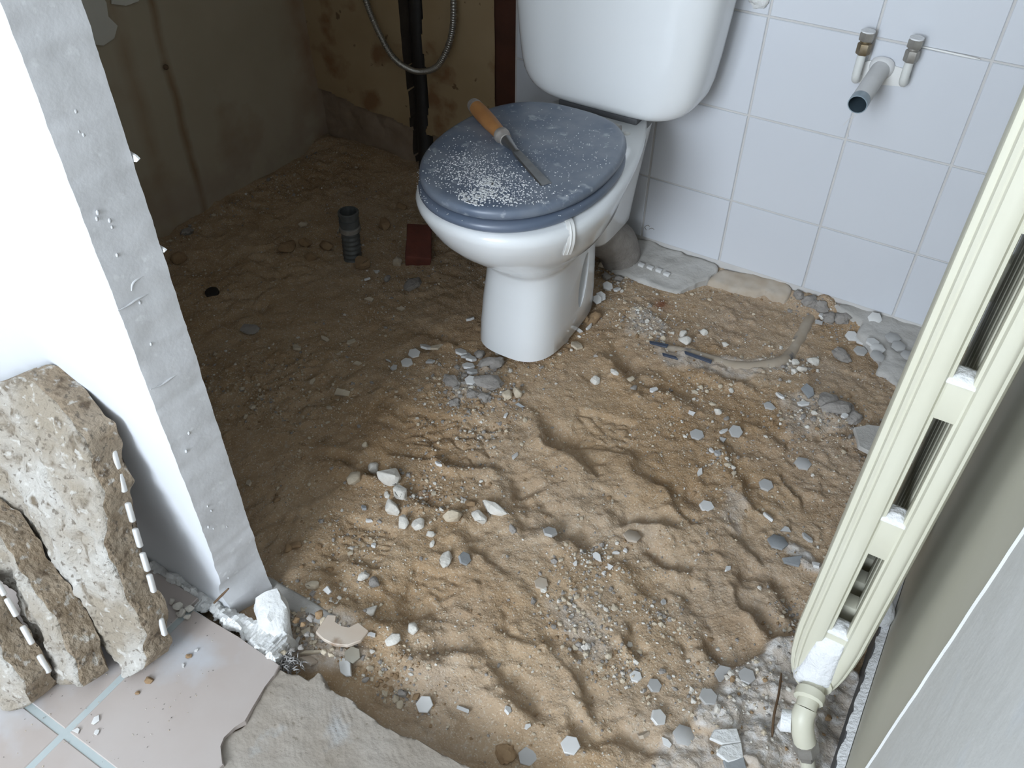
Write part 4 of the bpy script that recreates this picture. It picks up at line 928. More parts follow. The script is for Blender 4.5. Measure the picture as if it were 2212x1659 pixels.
# white plaster lumps fallen behind the radiator
for (x, y, z, s, lab) in ((0.756, -0.80, 0.05, .028, 'white lump wedged between the radiator foot and wall'), (0.755, -0.70, 0.16, .024, 'white plaster lump caught behind the radiator halfway up'), (0.752, -0.60, 0.10, .026, 'white lump deep behind the radiator')):
    bm = bmesh.new(); bmesh.ops.create_icosphere(bm, subdivisions=3, radius=s)
    for v in bm.verts: v.co.x *= .55
    rough(bm, .008, 40, int(x * 1000 + z * 99)); o = bm_obj('plaster_lump', bm, 'dust', None, 60, label=lab, cat='plaster'); o.location = (x, y, z)

# ------------------------------------------------------------------ concrete slabs leaning on the partition
def lean_slab(label, pxs, org, lean, yaw, thick, seed, edge_tiles, tile_lab):
    """outline pixels are cast on the slab's own leaning face; the body is a ragged thick plate"""
    nrm = Euler((lean, 0, yaw)).to_matrix() @ Vector((0, -1, 0)); uu = Euler((lean, 0, yaw)).to_matrix() @ Vector((1, 0, 0)); vv_ = Euler((lean, 0, yaw)).to_matrix() @ Vector((0, 0, 1))
    O = Vector(org)
    def cast(u, v):
        d = Vector(tuple(ray(u, v))); c = Vector(tuple(CAM)); t = (O - c).dot(nrm) / d.dot(nrm); p = c + d * t; return ((p - O).dot(uu), (p - O).dot(vv_))
    poly = [cast(u, v) for u, v in pxs]
    xs_ = [p[0] for p in poly]; ys_ = [p[1] for p in poly]; st_ = 0.004
    a, b = np.meshgrid(np.arange(min(xs_) - .01, max(xs_) + .01, st_), np.arange(min(ys_) - .01, max(ys_) + .01, st_), indexing='ij')
    ins = inpoly(a + .010 * fbm(a, b, 30, 4, seed), b + .010 * fbm(a, b, 30, 4, seed + 1), poly); ed = blur(ins.astype(float), 4)
    dz = thick + 0.012 * fbm(a, b, 9, 3, seed + 2) + 0.011 * fbm(a, b, 36, 3, seed + 3) + .005 * fbm(a, b, 100, 2, seed + 4) - 0.007 * (1 - sm(ed, .5, .9))
    vid = -np.ones(a.shape, int); vid[ins] = np.arange(ins.sum())
    root = thing('concrete_slab', label, 'slab', O, 'broken floor slabs leaning on the partition'); LO = tuple(O)
    bm = bmesh.new(); cor = [O + uu * x + vv_ * y + nrm * d for x, y, d in np.stack([a[ins], b[ins], dz[ins]], -1).tolist()]
    bv = [bm.verts.new(c) for c in cor]
    qm = ins[:-1, :-1] & ins[1:, :-1] & ins[1:, 1:] & ins[:-1, 1:]
    for q in np.stack([vid[:-1, :-1][qm], vid[1:, :-1][qm], vid[1:, 1:][qm], vid[:-1, 1:][qm]], -1).tolist(): bm.faces.new([bv[i] for i in q])
    for v in [v for v in bm.verts if not v.link_faces]: bm.verts.remove(v)
    relax_boundary(bm, 5)
    ed_ = [e for e in bm.edges if e.is_boundary]
    front = set(bm.faces)
    for step in range(4):
        ex = bmesh.ops.extrude_edge_only(bm, edges=ed_); nv = [q for q in ex['geom'] if isinstance(q, bmesh.types.BMVert)]; ed_ = [q for q in ex['geom'] if isinstance(q, bmesh.types.BMEdge)]
        for v in nv: v.co -= nrm * thick / 4; v.co += Vector((mnoise.noise(v.co * 28), mnoise.noise(v.co * 28 + Vector((5, 5, 5))), mnoise.noise(v.co * 28 + Vector((9, 2, 1))))) * 0.0022
    bmesh.ops.contextual_create(bm, geom=ed_)
    for f in bm.faces:
        f.material_index = 0 if f in front else 1
    rel(bm_obj('concrete', bm, None, root, 60, mats=['slabfront', 'slabside']), LO)
    rotm = Euler((lean, 0, yaw))
    for i in range(len(edge_tiles)):
        u, v = edge_tiles[i]; x, y = cast(u, v); x2, y2 = cast(*edge_tiles[min(i + 1, len(edge_tiles) - 1)]); x1, y1 = cast(*edge_tiles[max(i - 1, 0)])
        ang = math.atan2(y2 - y1, x2 - x1)
        c = O + uu * x + vv_ * y + nrm * 0.002
        bm = bmesh.new(); box(bm, -.0145, .0145, -.0040, .0040, -.0035, .0035, .0022)
        bmesh.ops.transform(bm, matrix=(Matrix((uu, vv_, nrm)).transposed()).to_4x4() @ Matrix.Rotation(ang, 4, 'Z'), verts=bm.verts[:])
        for q in bm.verts: q.co += c
        rel(bm_obj('mosaic_tile', bm, 'hexwhite', root, 60, label=tile_lab), LO)
    return root
def tilt(base, top):
    d = np.array(top) - np.array(base); return math.atan2(-(d[1]), d[2])
b1 = at_z(335, 1430, 0.006)
lean_slab('largest broken concrete slab leaning against the white partition', [(-60, 850), (0, 825), (60, 800), (100, 785), (125, 805), (155, 835), (200, 870), (240, 915), (250, 950), (256, 1010), (280, 1090), (298, 1165), (315, 1225), (338, 1290), (352, 1330), (345, 1370), (362, 1395), (355, 1415), (335, 1430), (300, 1405), (282, 1380), (250, 1340), (205, 1300), (190, 1260), (150, 1225), (110, 1185), (60, 1150), (35, 1100), (0, 1045), (-60, 1000)],
          b1, tilt(b1, at_y(100, 785, -1.292)), 0.0, 0.042, 1, [(252, 990), (266, 1040), (284, 1105), (300, 1160), (316, 1212), (330, 1258), (354, 1352)], 'white mosaic tile edge on the back of the slab')
b2 = at_z(200, 1455, 0.006)
lean_slab('middle concrete slab with a white pebble, leaning in front of the largest slab', [(-60, 1040), (0, 1085), (40, 1120), (75, 1165), (105, 1212), (125, 1235), (150, 1265), (175, 1300), (190, 1345), (212, 1385), (218, 1420), (226, 1448), (190, 1455), (150, 1455), (140, 1420), (118, 1385), (100, 1330), (85, 1270), (45, 1230), (0, 1200), (-60, 1180)],
          b2, -0.34, 0.03, 0.040, 4, [], '')
b3 = at_z(95, 1503, 0.006)
lean_slab('nearest small concrete slab at the left edge with white tiles on its rim', [(-60, 1200), (-20, 1240), (0, 1268), (22, 1300), (45, 1345), (70, 1395), (95, 1425), (110, 1450), (116, 1485), (95, 1503), (60, 1505), (40, 1480), (20, 1460), (-10, 1462), (-60, 1440)],
          b3, -0.34, 0.05, 0.040, 7, [(2, 1265), (28, 1310), (62, 1370), (98, 1432)], 'white mosaic tile edge on the slab rim')
def pebble_obj(name, loc, r, m, label, cat, seed):
    bm = bmesh.new(); bmesh.ops.create_icosphere(bm, subdivisions=2, radius=r); rough(bm, r * .35, 1.2 / r * .5, seed); o = bm_obj(name, bm, m, None, 60, label=label, cat=cat); o.location = loc; return o

# ------------------------------------------------------------------ loose pieces on the sand
def hex_mesh(bm, r, h):
    rr = []
    for z, s in ((-h, .97), (-h * .2, 1.0), (h * .7, 1.0), (h, .93)): rr.append([(r * s * math.cos(math.pi / 3 * k), r * s * math.sin(math.pi / 3 * k), z) for k in range(6)])
    loft(bm, rr)
def frag_mesh(bm, r, h, asp, seed, n=6):
    rg_ = random.Random(seed); k = rg_.choice((4, 5, 5, 6)) if n == 6 else n
    an = sorted(rg_.uniform(0, 1) * 0.7 / k + i / k for i in range(k)); base = [(r * rg_.uniform(.75, 1.05) * math.cos(6.2832 * a), r * asp * rg_.uniform(.75, 1.05) * math.sin(6.2832 * a)) for a in an]
    rr = [[(x * s, y * s, z) for x, y in base] for z, s in ((-h, .95), (-h * .3, 1), (h * .7, .99), (h, .92))]
    loft(bm, rr)
def stone_mesh(bm, r, asp, hgt, seed, n=22):
    rg_ = random.Random(seed)
    for _ in range(n):
        v = Vector((rg_.gauss(0, 1), rg_.gauss(0, 1), rg_.gauss(0, 1))).normalized(); q = rg_.uniform(.82, 1.05)
        bm.verts.new((v.x * r * q, v.y * r * asp * q, v.z * r * hgt * q))
    h = bmesh.ops.convex_hull(bm, input=bm.verts[:])
    for v in [v for v in bm.verts if not v.link_faces]: bm.verts.remove(v)
    bmesh.ops.bevel(bm, geom=bm.edges[:], offset=r * .05, segments=1, affect='EDGES')
def clod_mesh(bm, r, asp, hgt, seed):
    bmesh.ops.create_icosphere(bm, subdivisions=3, radius=r); rough(bm, r * .45, 1.1 / r, seed)
    for v in bm.verts: v.co.y *= asp; v.co.z *= hgt
CNT = [0]
def piece(kind, u, v, wpx, m, label, ang=None, tx=0.0, ty=0.0, asp=0.8, hgt=0.55, dz=None, name=None, group=None, h=0.0026, base=None):
    CNT[0] += 1; sd = CNT[0] * 13 + 5
    p = ground(u, v) if base is None else at_z(u, v, base)
    r = wpx * mpp(p) / 2
    if ang is None: ang = random.Random(sd).uniform(0, 6.28)
    bm = bmesh.new()
    if kind == 'H': hex_mesh(bm, r, h); nm, cat, grp, lift = 'hexagon_tile', 'tile', 'loose hexagon floor tiles', h * .75 + abs(math.sin(tx)) * r * .7 + abs(math.sin(ty)) * r * .7
    elif kind == 'F': frag_mesh(bm, r, h, asp, sd); nm, cat, grp, lift = 'tile_shard', 'tile shard', 'broken tile shards', h * .75 + abs(math.sin(tx)) * r * asp * .7 + abs(math.sin(ty)) * r * .6
    elif kind == 'S': stone_mesh(bm, r, asp, hgt, sd); nm, cat, grp, lift = 'rubble_stone', 'stone', 'rubble stones on the sand', r * hgt * .55
    else: clod_mesh(bm, r, asp, hgt, sd); nm, cat, grp, lift = 'mortar_clod', 'mortar', 'mortar clods on the sand', r * hgt * .4
    o = bm_obj(name or nm, bm, m, None, 40 if kind == 'C' else (25 if kind == 'S' else 40), label=label, cat=cat, group=group or grp)
    o.location = (p[0], p[1], p[2] + (lift if dz is None else dz)); o.rotation_euler = (tx, ty, ang); return o
W, GR, SD, OL = 'hexwhite', 'hexgrey', 'hexsand', 'hexolive'
SW, SC, SG, SB = 'stonewhite', 'stonecream', 'stonegrey', 'stonebrown'
# whole hexagons ---------------------------------------------------
hexes = [
 (1839, 729, 27, W, 'white hexagon tile, leftmost of the cluster near the corner ledge', .4, .2, 0), (1860, 737, 28, W, 'white hexagon tile, second from left in the corner ledge cluster', .1, .1, .1), (1884, 742, 28, W, 'white hexagon tile, third along the top of the corner ledge cluster', .6, 0, .1),
 (1858, 760, 28, GR, 'grey hexagon tile, lowest left in the cluster near the corner ledge', .3, .05, 0), (1895, 756, 30, W, 'pale hexagon tile partly under another in the corner ledge cluster', .2, .1, 0), (1894, 773, 30, GR, 'grey hexagon tile overlapping the middle of the corner ledge cluster', .5, .15, .1),
 (1913, 782, 25, GR, 'left of two leaning grey hexagon tiles by the radiator', .9, .3, .35), (1926, 790, 26, GR, 'right of two leaning grey hexagon tiles by the radiator', .7, .3, .4), (1928, 732, 31, GR, 'grey hexagon tile with a mortar hole on the corner ledge', .2, .05, 0), (1940, 750, 29, GR, 'grey hexagon tile stacked beside the holed one on the corner ledge', .6, .1, 0), (1961, 769, 29, GR, 'rightmost grey hexagon tile on the corner ledge', .3, 0, .05),
 (1887, 695, 28, W, 'white hexagon tile edge-on against the foot of the tiled wall', .2, .65, 0), (1473, 619, 26, W, 'bright white hexagon tile on the sand below the tiled wall', .5, .1, .1), (1505, 941, 31, GR, 'grey hexagon tile lying in the middle of the room by a broken pair', .1, .05, 0), (1588, 937, 30, GR, 'tilted grey hexagon tile right of a white sliver', .4, .35, .1),
 (1734, 1003, 35, GR, 'lone pale grey hexagon tile lying flat on smooth sand left of the radiator', .35, 0, 0), (1654, 1050, 31, GR, 'grey hexagon tile with dark gravel at its right side', .1, .05, .05), (1526, 1096, 32, W, 'pale hexagon tile with a broken corner beside a sand trough', .3, 0, .05),
 (1188, 1153, 32, GR, 'grey hexagon tile with a bright front edge near the brown hollow', .2, -.3, 0), (1365, 1163, 38, SD, 'sand-coloured hexagon tile half buried in the middle of the sand', .4, -.25, .1), (1169, 1262, 31, SD, 'sand-dusted hexagon tile in the ribbed sole print', .2, 0, 0), (1679, 1174, 42, 'slate', 'blue-grey hexagon tile beside the white mortar spill near the radiator', .2, -.15, 0),
 (1373, 1463, 26, W, 'dusty pale hexagon tile, left of two near the lower right mortar', .2, 0, 0), (1413, 1484, 30, GR, 'grey hexagon tile, right of two near the lower right mortar', .6, .1, .2), (1421, 1554, 34, W, 'white hexagon tile tilted beside a chip, above the bottom edge', .8, .2, .3), (1476, 1591, 44, GR, 'chalky grey hexagon tile at the left rim of the mortar patch', .3, 0, .1),
 (1232, 1612, 40, W, 'cream-white hexagon tile lying flat at the bottom edge', .35, .05, 0), (1140, 1636, 40, GR, 'grey hexagon tile at the bottom edge beside a brown clod', .2, 0, 0), (1564, 1460, 40, GR, 'grey hexagon tile at the upper left rim of the mortar patch', .3, .1, 0), (1612, 1462, 36, GR, 'grey hexagon tile bedded inside the mortar patch', .1, 0, 0), (1529, 1508, 38, GR, 'grey hexagon tile half covered by mortar at the left rim of the patch', .6, 0, .1),
 (1004, 1213, 30, 'slate', 'blue-grey hexagon tile propped up at the end of the stone row', .5, .2, .6), (918, 1526, 37, W, 'whitish hexagon tile in the trough beside the screed edge', .4, .2, -.2), (762, 1418, 36, OL, 'olive-grey hexagon tile behind a white ceramic shard near the screed', .2, .2, 0),
 (895, 766, 27, W, 'upper of two touching white hexagon tiles left of the toilet foot', .9, .15, 0), (879, 785, 27, W, 'lower of two touching white hexagon tiles left of the toilet foot', .3, .05, 0), (920, 755, 27, W, 'tilted hexagon tile next to the cream fragment left of the toilet foot', .2, -.5, .1),
 (996, 765, 28, W, 'top tile of the slanting row of hexagons in front of the toilet foot', .1, -.35, .1), (1006, 771, 26, GR, 'second tile of the slanting row in front of the toilet foot', .3, -.3, 0), (1017, 779, 27, W, 'third tile of the slanting row in front of the toilet foot', .2, -.4, .1), (1012, 794, 28, W, 'fourth tile of the slanting row in front of the toilet foot', .3, -.3, 0), (1020, 806, 26, GR, 'fifth tile of the slanting row in front of the toilet foot', .1, -.35, 0), (1017, 825, 27, W, 'bright hexagon tile at the lower end of the row in front of the toilet', .35, .1, .05),
 (1312, 623, 24, W, 'white hexagon tile in the heap right of the toilet foot', .2, .2, .3), (1297, 648, 24, W, 'white hexagon tile leaning on the heap right of the toilet foot', .2, .4, .5), (1289, 655, 22, W, 'white hexagon tile lowest in the heap right of the toilet foot', .2, .5, .6)]
for u, v, s, m, lab, a, tx, ty in hexes:
    piece('H', u, v, s, m, lab, a, tx, ty, base=-0.013 if (u > 1880 and v < 775) else None)
# broken tile shards -----------------------------------------------
frs = [
 (1775, 683, 20, W, 'white tile shard on the sand above a flat chip near the corner ledge', .9, .1), (1768, 699, 22, GR, 'grey tile shard just below a white one near the corner ledge', .7, .3), (1561, 935, 24, W, 'white sliver of tile left of a tilted grey hexagon', .4, .4), (1561, 951, 22, GR, 'grey tile shard below a white sliver in the middle of the room', .7, .1), (1549, 982, 18, GR, 'small grey tile chip alone below the broken pair', .8, .2), (1536, 975, 18, W, 'small white chip beside a small grey one', .5, .1),
 (1823, 900, 18, W, 'small white chip among grey mortar near the radiator', .9, .2), (1494, 896, 18, W, 'upright white chip above the middle hexagon', .8, .4), (1512, 1022, 26, W, 'pointed white triangular shard in the middle of the sand', .5, .2), (1290, 1206, 32, W, 'white-edged tile half stuck in the sand beside chips', .5, -.4), (1659, 1121, 36, W, 'white tile edge standing in the sand above the mortar spill', .35, .6), (1694, 1147, 36, GR, 'long grey tile edge just above the white mortar spill', .35, .5),
 (1718, 1215, 76, 'slate', 'large blue-grey flat shard lying next to the radiator', .38, .1), (1763, 1223, 26, W, 'white tile chip between the slate shard and the radiator', .6, .2), (1744, 1165, 30, GR, 'dusty grey shard on the white mortar spill', .5, .2), (1317, 1228, 18, W, 'grey-white upright chip below a half stuck tile', .9, .6), (1305, 1240, 13, W, 'small pointed white chip lowest in the chip group', .7, .2), (1351, 1191, 13, W, 'small bright chip right of the chip group', .8, .1), (1243, 1219, 13, W, 'small round white chip left of the chip group', .8, .1), (1330, 1196, 18, W, 'thin white flake above the chip group', .4, .1),
 (1110, 990, 30, W, 'bluish-white shard stuck upright at the toe of the boot print', .35, .6), (1389, 1592, 30, SD, 'sandy upright shard near the bottom edge', .5, .8), (1438, 1606, 30, W, 'white chip left of the plaster at the bottom edge', .5, .2), (1571, 1231, 22, W, 'pale chip between two sand troughs', .6, .1), (1433, 1303, 17, GR, 'small grey chip below the middle of the sand', .7, .1), (1096, 1537, 20, W, 'small white cube-like chip near the bottom edge', .8, .4), (1140, 1572, 16, W, 'white plaster crumb lower down near the bottom edge', .8, .3),
 (709, 1279, 26, W, 'curved whitish shard at the end of the mortar sill', .7, .6), (746, 1445, 58, W, 'white ceramic shard with a broken edge near the screed', .5, -.25), (803, 1374, 34, W, 'thin white splinter right of the large ceramic shard', .3, .2), (578, 1402, 34, W, 'pointed white shard leaning on the torn plaster', .5, -.4), (668, 1432, 40, 'ceramic', 'beige tile shard standing at the tip of the screed', .7, -.5), (600, 1385, 34, SC, 'cream shard below the big plaster chunk', .6, -.2), (628, 1388, 34, SC, 'cream shard right of the torn plaster', .5, .3), (643, 1388, 34, W, 'white sliver between rubble and the ceramic shard', .3, .2), (672, 1412, 60, SC, 'long pale splinter lying below the ceramic shard', .14, .1), (664, 1366, 30, SC, 'cream flat shard left of the ceramic shard', .6, .2),
 (1002, 1536, 34, GR, 'grey tile standing on edge in the sand near the bottom', .4, .9), (947, 1005, 22, W, 'white chip lying left of the boot print', .35, .3), (1092, 900, 22, W, 'cream-white chip below the stones in front of the toilet', .4, .3), (1123, 879, 26, 'slate', 'grey-blue tile standing edge-on below two pale stones', .35, .7), (797, 1127, 20, W, 'flat white lozenge chip left of the stone row', .4, .1), (787, 1099, 18, 'slate', 'bluish chip left of the stone row', .6, .2), (808, 1180, 14, W, 'small white crumb below the lozenge chip', .9, .2),
 (930, 784, 24, GR, 'greenish-grey half tile right of the two touching hexagons', .6, .1), (851, 797, 22, GR, 'grey shard lower left of the two touching hexagons', .7, .3), (840, 782, 18, GR, 'tile edge left of the two touching hexagons', .3, .6), (943, 753, 34, SC, 'cream broken fragment left of the toilet foot', .6, .15), (1016, 692, 22, W, 'white shard poking out left of the toilet foot', .5, .4),
 (1272, 709, 26, W, 'curved white shard right behind the toilet foot', .3, .3), (1250, 717, 26, W, 'white sliver tucked under the toilet foot', .35, .4), (1219, 739, 26, GR, 'grey tile under the right side of the toilet foot', .6, .1), (1246, 750, 40, SC, 'beige-grey flat slab by the right side of the toilet foot', .6, .1), (1411, 845, 26, W, 'white jagged chip right of three pale stones', .55, .2), (1744, 848, 42, 'slate', 'grey slate piece near the corner ledge', .6, .15), (1735, 875, 36, W, 'row of white chip fragments below the slate piece', .45, .1), (1684, 858, 24, W, 'small white fragment left of the slate piece', .6, .3), (1662, 880, 28, GR, 'flat pale grey flake on the sand left of the slate piece', .8, .05),
 (793, 606, 18, W, 'upright white chip in the dark alcove near the drain coupling', .5, .5), (816, 589, 18, W, 'white oval chip in the dark alcove near the drain coupling', .5, .1), (799, 651, 24, SC, 'pale triangular shard in the alcove below the drain coupling', .6, .4), (866, 669, 20, SC, 'pale chip on the shaded sand left of the toilet foot', .6, .2), (759, 741, 26, SC, 'dull oval shard on the shaded sand', .6, .1), (703, 735, 26, SC, 'bent bone-coloured shard on the shaded sand', .5, .3), (642, 754, 30, SC, 'dull flat shard at the left of the shaded sand', .6, .2), (773, 788, 28, SC, 'pale elongated shard in the shade left of the hexagons', .4, .2), (737, 852, 42, SC, 'large beige shard lying on the shaded sand', .6, .3), (538, 1046, 18, SC, 'small beige shard beside the sawn partition edge', .7, .3), (675, 828, 24, SC, 'tilted dull shard in the shaded gravel', .5, .4), (712, 883, 18, SC, 'thin pale chip under the large beige shard', .4, .1),
 (1333, 628, 20, W, 'white broken chip at the right of the heap beside the toilet foot', .7, .2), (1955, 812, 30, GR, 'grey shard leaning on the ledge next to the radiator', .4, .5), (1930, 815, 26, GR, 'grey shard at the foot of the ledge left of the radiator', .6, .3), (1571, 612, 20, W, 'white chip in the crack along the foot of the tiled wall', .5, .4), (1600, 606, 26, W, 'bright flake along the foot of the tiled wall', .3, .2), (1548, 604, 20, GR, 'grey chip in the crack along the foot of the tiled wall', .8, .2), (1519, 602, 22, SC, 'sandy chip in the crack along the foot of the tiled wall', .5, .2)]
for u, v, s, m, lab, asp, tx in frs:
    piece('F', u, v, s, m, lab, None, tx, 0.1, asp=asp)
# stones -----------------------------------------------------------
sts = [
 (808, 1016, 34, SW, 'white stone at the upper end of the stone row', .8, .8), (842, 1037, 62, SW, 'large jagged white stone near the top of the stone row', .75, .7), (866, 1068, 46, SW, 'white stone third in the stone row', .8, .7), (847, 1103, 46, SW, 'rounded white stone in the middle of the stone row', .8, .75), (872, 1133, 38, SW, 'grey-white stone below the middle of the stone row', .8, .7), (904, 1136, 34, SW, 'bright rounded stone right of the row middle', .95, .8), (930, 1156, 22, SW, 'small white stone in the lower stone row', .9, .7), (934, 1177, 20, SW, 'smallest white stone in the lower stone row', .6, .6), (964, 1212, 52, SW, 'flat grey-white stone at the lower end of the stone row', .6, .35),
 (978, 1120, 52, SC, 'blocky cream stone, left of three in the middle of the sand', .6, .6), (1036, 1122, 46, SW, 'blocky white stone, middle of three in the middle of the sand', .65, .6), (1066, 1104, 76, SW, 'long pale stone, right of three in the middle of the sand', .42, .5), (1106, 1144, 30, SG, 'small grey stone below the long pale one', .6, .4), (1016, 1090, 30, SB, 'sandy stone behind three pale stones', .7, .5), (766, 1038, 40, SC, 'dull stone in the shade left of the stone row', .9, .6), (789, 964, 20, SC, 'small stone at the shadow edge above the stone row', .8, .8), (836, 1072, 20, SW, 'small chip wedged in the stone row', .7, .6),
 (785, 1250, 32, SW, 'two-tone pale stone above the plaster pieces', .6, .7), (808, 1262, 36, SG, 'grey mortar stone touching the two-tone stone', .7, .6), (678, 1268, 42, SC, 'beige chunk lying by the mortar sill', .5, .5), (805, 1323, 50, SW, 'bright white angular plaster piece on the dark trough', .55, .4), (892, 1360, 32, SW, 'white plaster piece right of the angular one', .8, .7), (850, 1384, 42, SW, 'grey-white triangular piece below the other plaster', .7, .4), (804, 1409, 15, SW, 'tiny white crumb below the plaster pieces', .8, .6),
 (1096, 857, 30, SC, 'cream stone, left of a pair in front of the toilet', .9, .7), (1118, 852, 32, SC, 'cream stone, right of a pair in front of the toilet', .75, .8), (1286, 826, 28, SW, 'pale stone right of the toilet foot, lower left of three', .8, .7), (1360, 821, 24, SC, 'cream rounded stone, right of three beyond the toilet', .9, .5), (1370, 839, 28, SG, 'flat grey stone touching the cream rounded one', .6, .35), (1327, 806, 24, SW, 'white flattish stone, upper of three beyond the toilet', .8, .4), (1476, 726, 24, SW, 'upper of two stacked white stones on the buried conduit', .9, .7), (1479, 740, 30, SW, 'lower of two stacked white stones on the buried conduit', 1, .8), (1520, 721, 24, SW, 'pale stone right of the stacked pair at the conduit', .7, .7), (1565, 746, 20, SW, 'small pale stone above the conduit', .7, .6),
 (1756, 782, 36, SW, 'bright white chunk below the conduit elbow', .85, .5), (1717, 785, 20, SW, 'small white stone left of the bright chunk', .9, .7), (1731, 800, 26, SW, 'white stone below the conduit elbow', .6, .7), (1715, 804, 18, SW, 'small stone in the rubble under the conduit elbow', .8, .6), (1579, 845, 20, SW, 'white stone in a loose row right of centre', .6, .5), (1550, 893, 20, SW, 'angular white stone above the broken pair of tiles', .8, .8), (1539, 874, 22, SC, 'pale flat stone above the angular white stone', .5, .4), (1513, 838, 14, SC, 'small round stone in the loose row', .8, .8), (1555, 836, 14, SC, 'tiny round stone in the loose row', .8, .8), (1569, 906, 18, SG, 'small grey stone beside the angular white one', .6, .5),
 (858, 571, 26, SC, 'rounded pale stone beside the red block in the alcove', .9, .9), (783, 576, 42, SB, 'brown stone next to the drain coupling', .8, .8), (893, 618, 54, SG, 'flat grey stone in the shade left of the toilet foot', .7, .4), (837, 605, 28, SG, 'thin grey stone left of the flat grey one', .5, .5), (542, 713, 44, SG, 'dark grey stone lying alone on the shaded sand', .8, .35), (388, 565, 36, SB, 'brown stone at the foot of the left wall near the partition', .8, .8), (672, 561, 30, SB, 'brown clod left of the drain coupling', .8, .7), (622, 540, 54, SB, 'large brown clod left of the drain coupling', .7, .5), (660, 530, 34, SB, 'brown clod behind the others by the drain coupling', .7, .6), (705, 537, 40, SB, 'brown clod touching the drain coupling', .7, .6), (655, 488, 24, SC, 'small pale clod in the dark alcove sand', .7, .6), (405, 505, 34, SG, 'grey stone against the left wall base', .6, .5), (598, 1081, 20, SB, 'small brown stone by the sawn partition edge', .7, .5), (735, 500, 18, SC, 'pale chip on the sand behind the drain coupling', .6, .6), (868, 450, 30, SB, 'brown stone under the black pipe', .7, .6), (830, 490, 40, SB, 'brown clod between the coupling and the red block', .7, .6), (640, 1180, 28, SB, 'brown clod at the shadow edge by the partition', .7, .6), (622, 1187, 28, SB, 'sandy stone near the mortar sill', .7, .5),
 (1302, 575, 26, SC, 'pale stone behind the toilet next to the waste pipe', .7, .7), (1311, 600, 30, SG, 'grey stone under the waste pipe', .8, .6), (1335, 605, 22, SG, 'small grey stone right of the waste pipe', .7, .6)]
for u, v, s, m, lab, asp, hg in sts:
    piece('S', u, v, s, m, lab, None, random.uniform(-.2, .2), random.uniform(-.2, .2), asp=asp, hgt=hg, dz=None)
# clods ------------------------------------------------------------
cls = [(1063, 790, 56, SG, 'grey mortar clod right under the front of the toilet foot', .6, .5), (1055, 829, 60, SG, 'broad grey mortar clod in front of the toilet foot', .7, .4), (974, 826, 38, SG, 'grey mortar clod left of the slanting tile row', .8, .5), (1020, 854, 26, SG, 'small mortar clod below the bright hexagon', .8, .5), (1047, 861, 26, SG, 'small dark mortar clod below the broad clod', .8, .6), (982, 872, 24, SG, 'lowest small mortar clod in front of the toilet', .8, .6), (1035, 768, 26, SG, 'mortar clod between the tile row and the toilet foot', .8, .6),
 (1785, 872, 50, SG, 'grey mortar clod in the gravel left of the radiator', .8, .4), (1812, 886, 60, SG, 'large crumbling mortar clod left of the radiator', .55, .45), (1842, 905, 40, SG, 'small mortar clod closest to the radiator', .7, .45), (1815, 770, 42, SG, 'mortar clod below the cluster of hexagons', .7, .4), (1094, 1631, 40, SB, 'brown clod at the bottom edge left of a grey tile', .9, .5), (1790, 690, 34, SG, 'mortar clod in the broken edge below the tiles', .8, .6), (1750, 655, 36, SG, 'grey clod under the tile edge, left of a larger gap', .8, .6), (1725, 640, 26, SG, 'small grey clod at the left end of the broken tile edge', .8, .6), (1775, 668, 34, SG, 'grey clod in the middle of the broken tile edge', .8, .6), (1820, 690, 40, SG, 'grey clod at the right end of the broken tile edge', .8, .5),
 (1280, 690, 40, SB, 'crumbling sandy clod beside the right of the toilet foot', .8, .6), (1262, 690, 24, SB, 'small sandy clod beneath the toilet hollow', .8, .6)]
for u, v, s, m, lab, asp, hg in cls:
    piece('C', u, v, s, m, lab, None, 0, 0, asp=asp, hgt=hg)
# larger singular pieces --------------------------------------------
def shard_plate(name, pxs, z, thick, m, label, cat, tx=0.0, ty=0.0, rimm=None):
    pts = [Vector(tuple(at_z(u, v, z))) for u, v in pxs]; c = sum(pts, Vector()) / len(pts)
    bm = bmesh.new(); extrude_poly(bm, [p - c for p in pts], thick, (0, 0, 1)); bmesh.ops.bevel(bm, geom=bm.edges[:], offset=.0012, segments=1, affect='EDGES')
    o = bm_obj(name, bm, m, None, 30, label=label, cat=cat); o.location = c; o.rotation_euler = (tx, ty, 0); return o
shard_plate('ceramic_shard', [(683, 1372), (708, 1333), (728, 1334), (722, 1350), (738, 1360), (755, 1362), (774, 1348), (797, 1366), (780, 1388), (752, 1400), (722, 1398), (700, 1388)], 0.004, .007, 'ceramic', 'large curved sanitary-ware shard lying near the screed', 'ceramic shard', -.06, .02)
shard_plate('floor_tile_piece', [(1840, 932), (1872, 926), (1990, 936), (1985, 1000), (1915, 995), (1880, 985), (1852, 972), (1848, 952)], -0.018, .010, 'concrete', 'broken flat slab of flooring half hidden by the radiator', 'slab', .02, .05)
for pxs, lab in (([(1540, 1580), (1590, 1575), (1600, 1605), (1560, 1612), (1530, 1600)], 'upper flat piece of white plaster in the mortar patch'), ([(1555, 1615), (1600, 1605), (1605, 1640), (1570, 1650), (1545, 1632)], 'lower flat piece of white plaster in the mortar patch')):
    shard_plate('plaster_plate', pxs, -0.004, .006, 'plaster', lab, 'plaster', -.05, .1)
shard_plate('grey_plate', [(1560, 1645), (1605, 1638), (1612, 1665), (1570, 1675)], -0.006, .006, 'slate', 'grey flat shard at the bottom edge beside white plaster', 'tile shard', .02, .02)
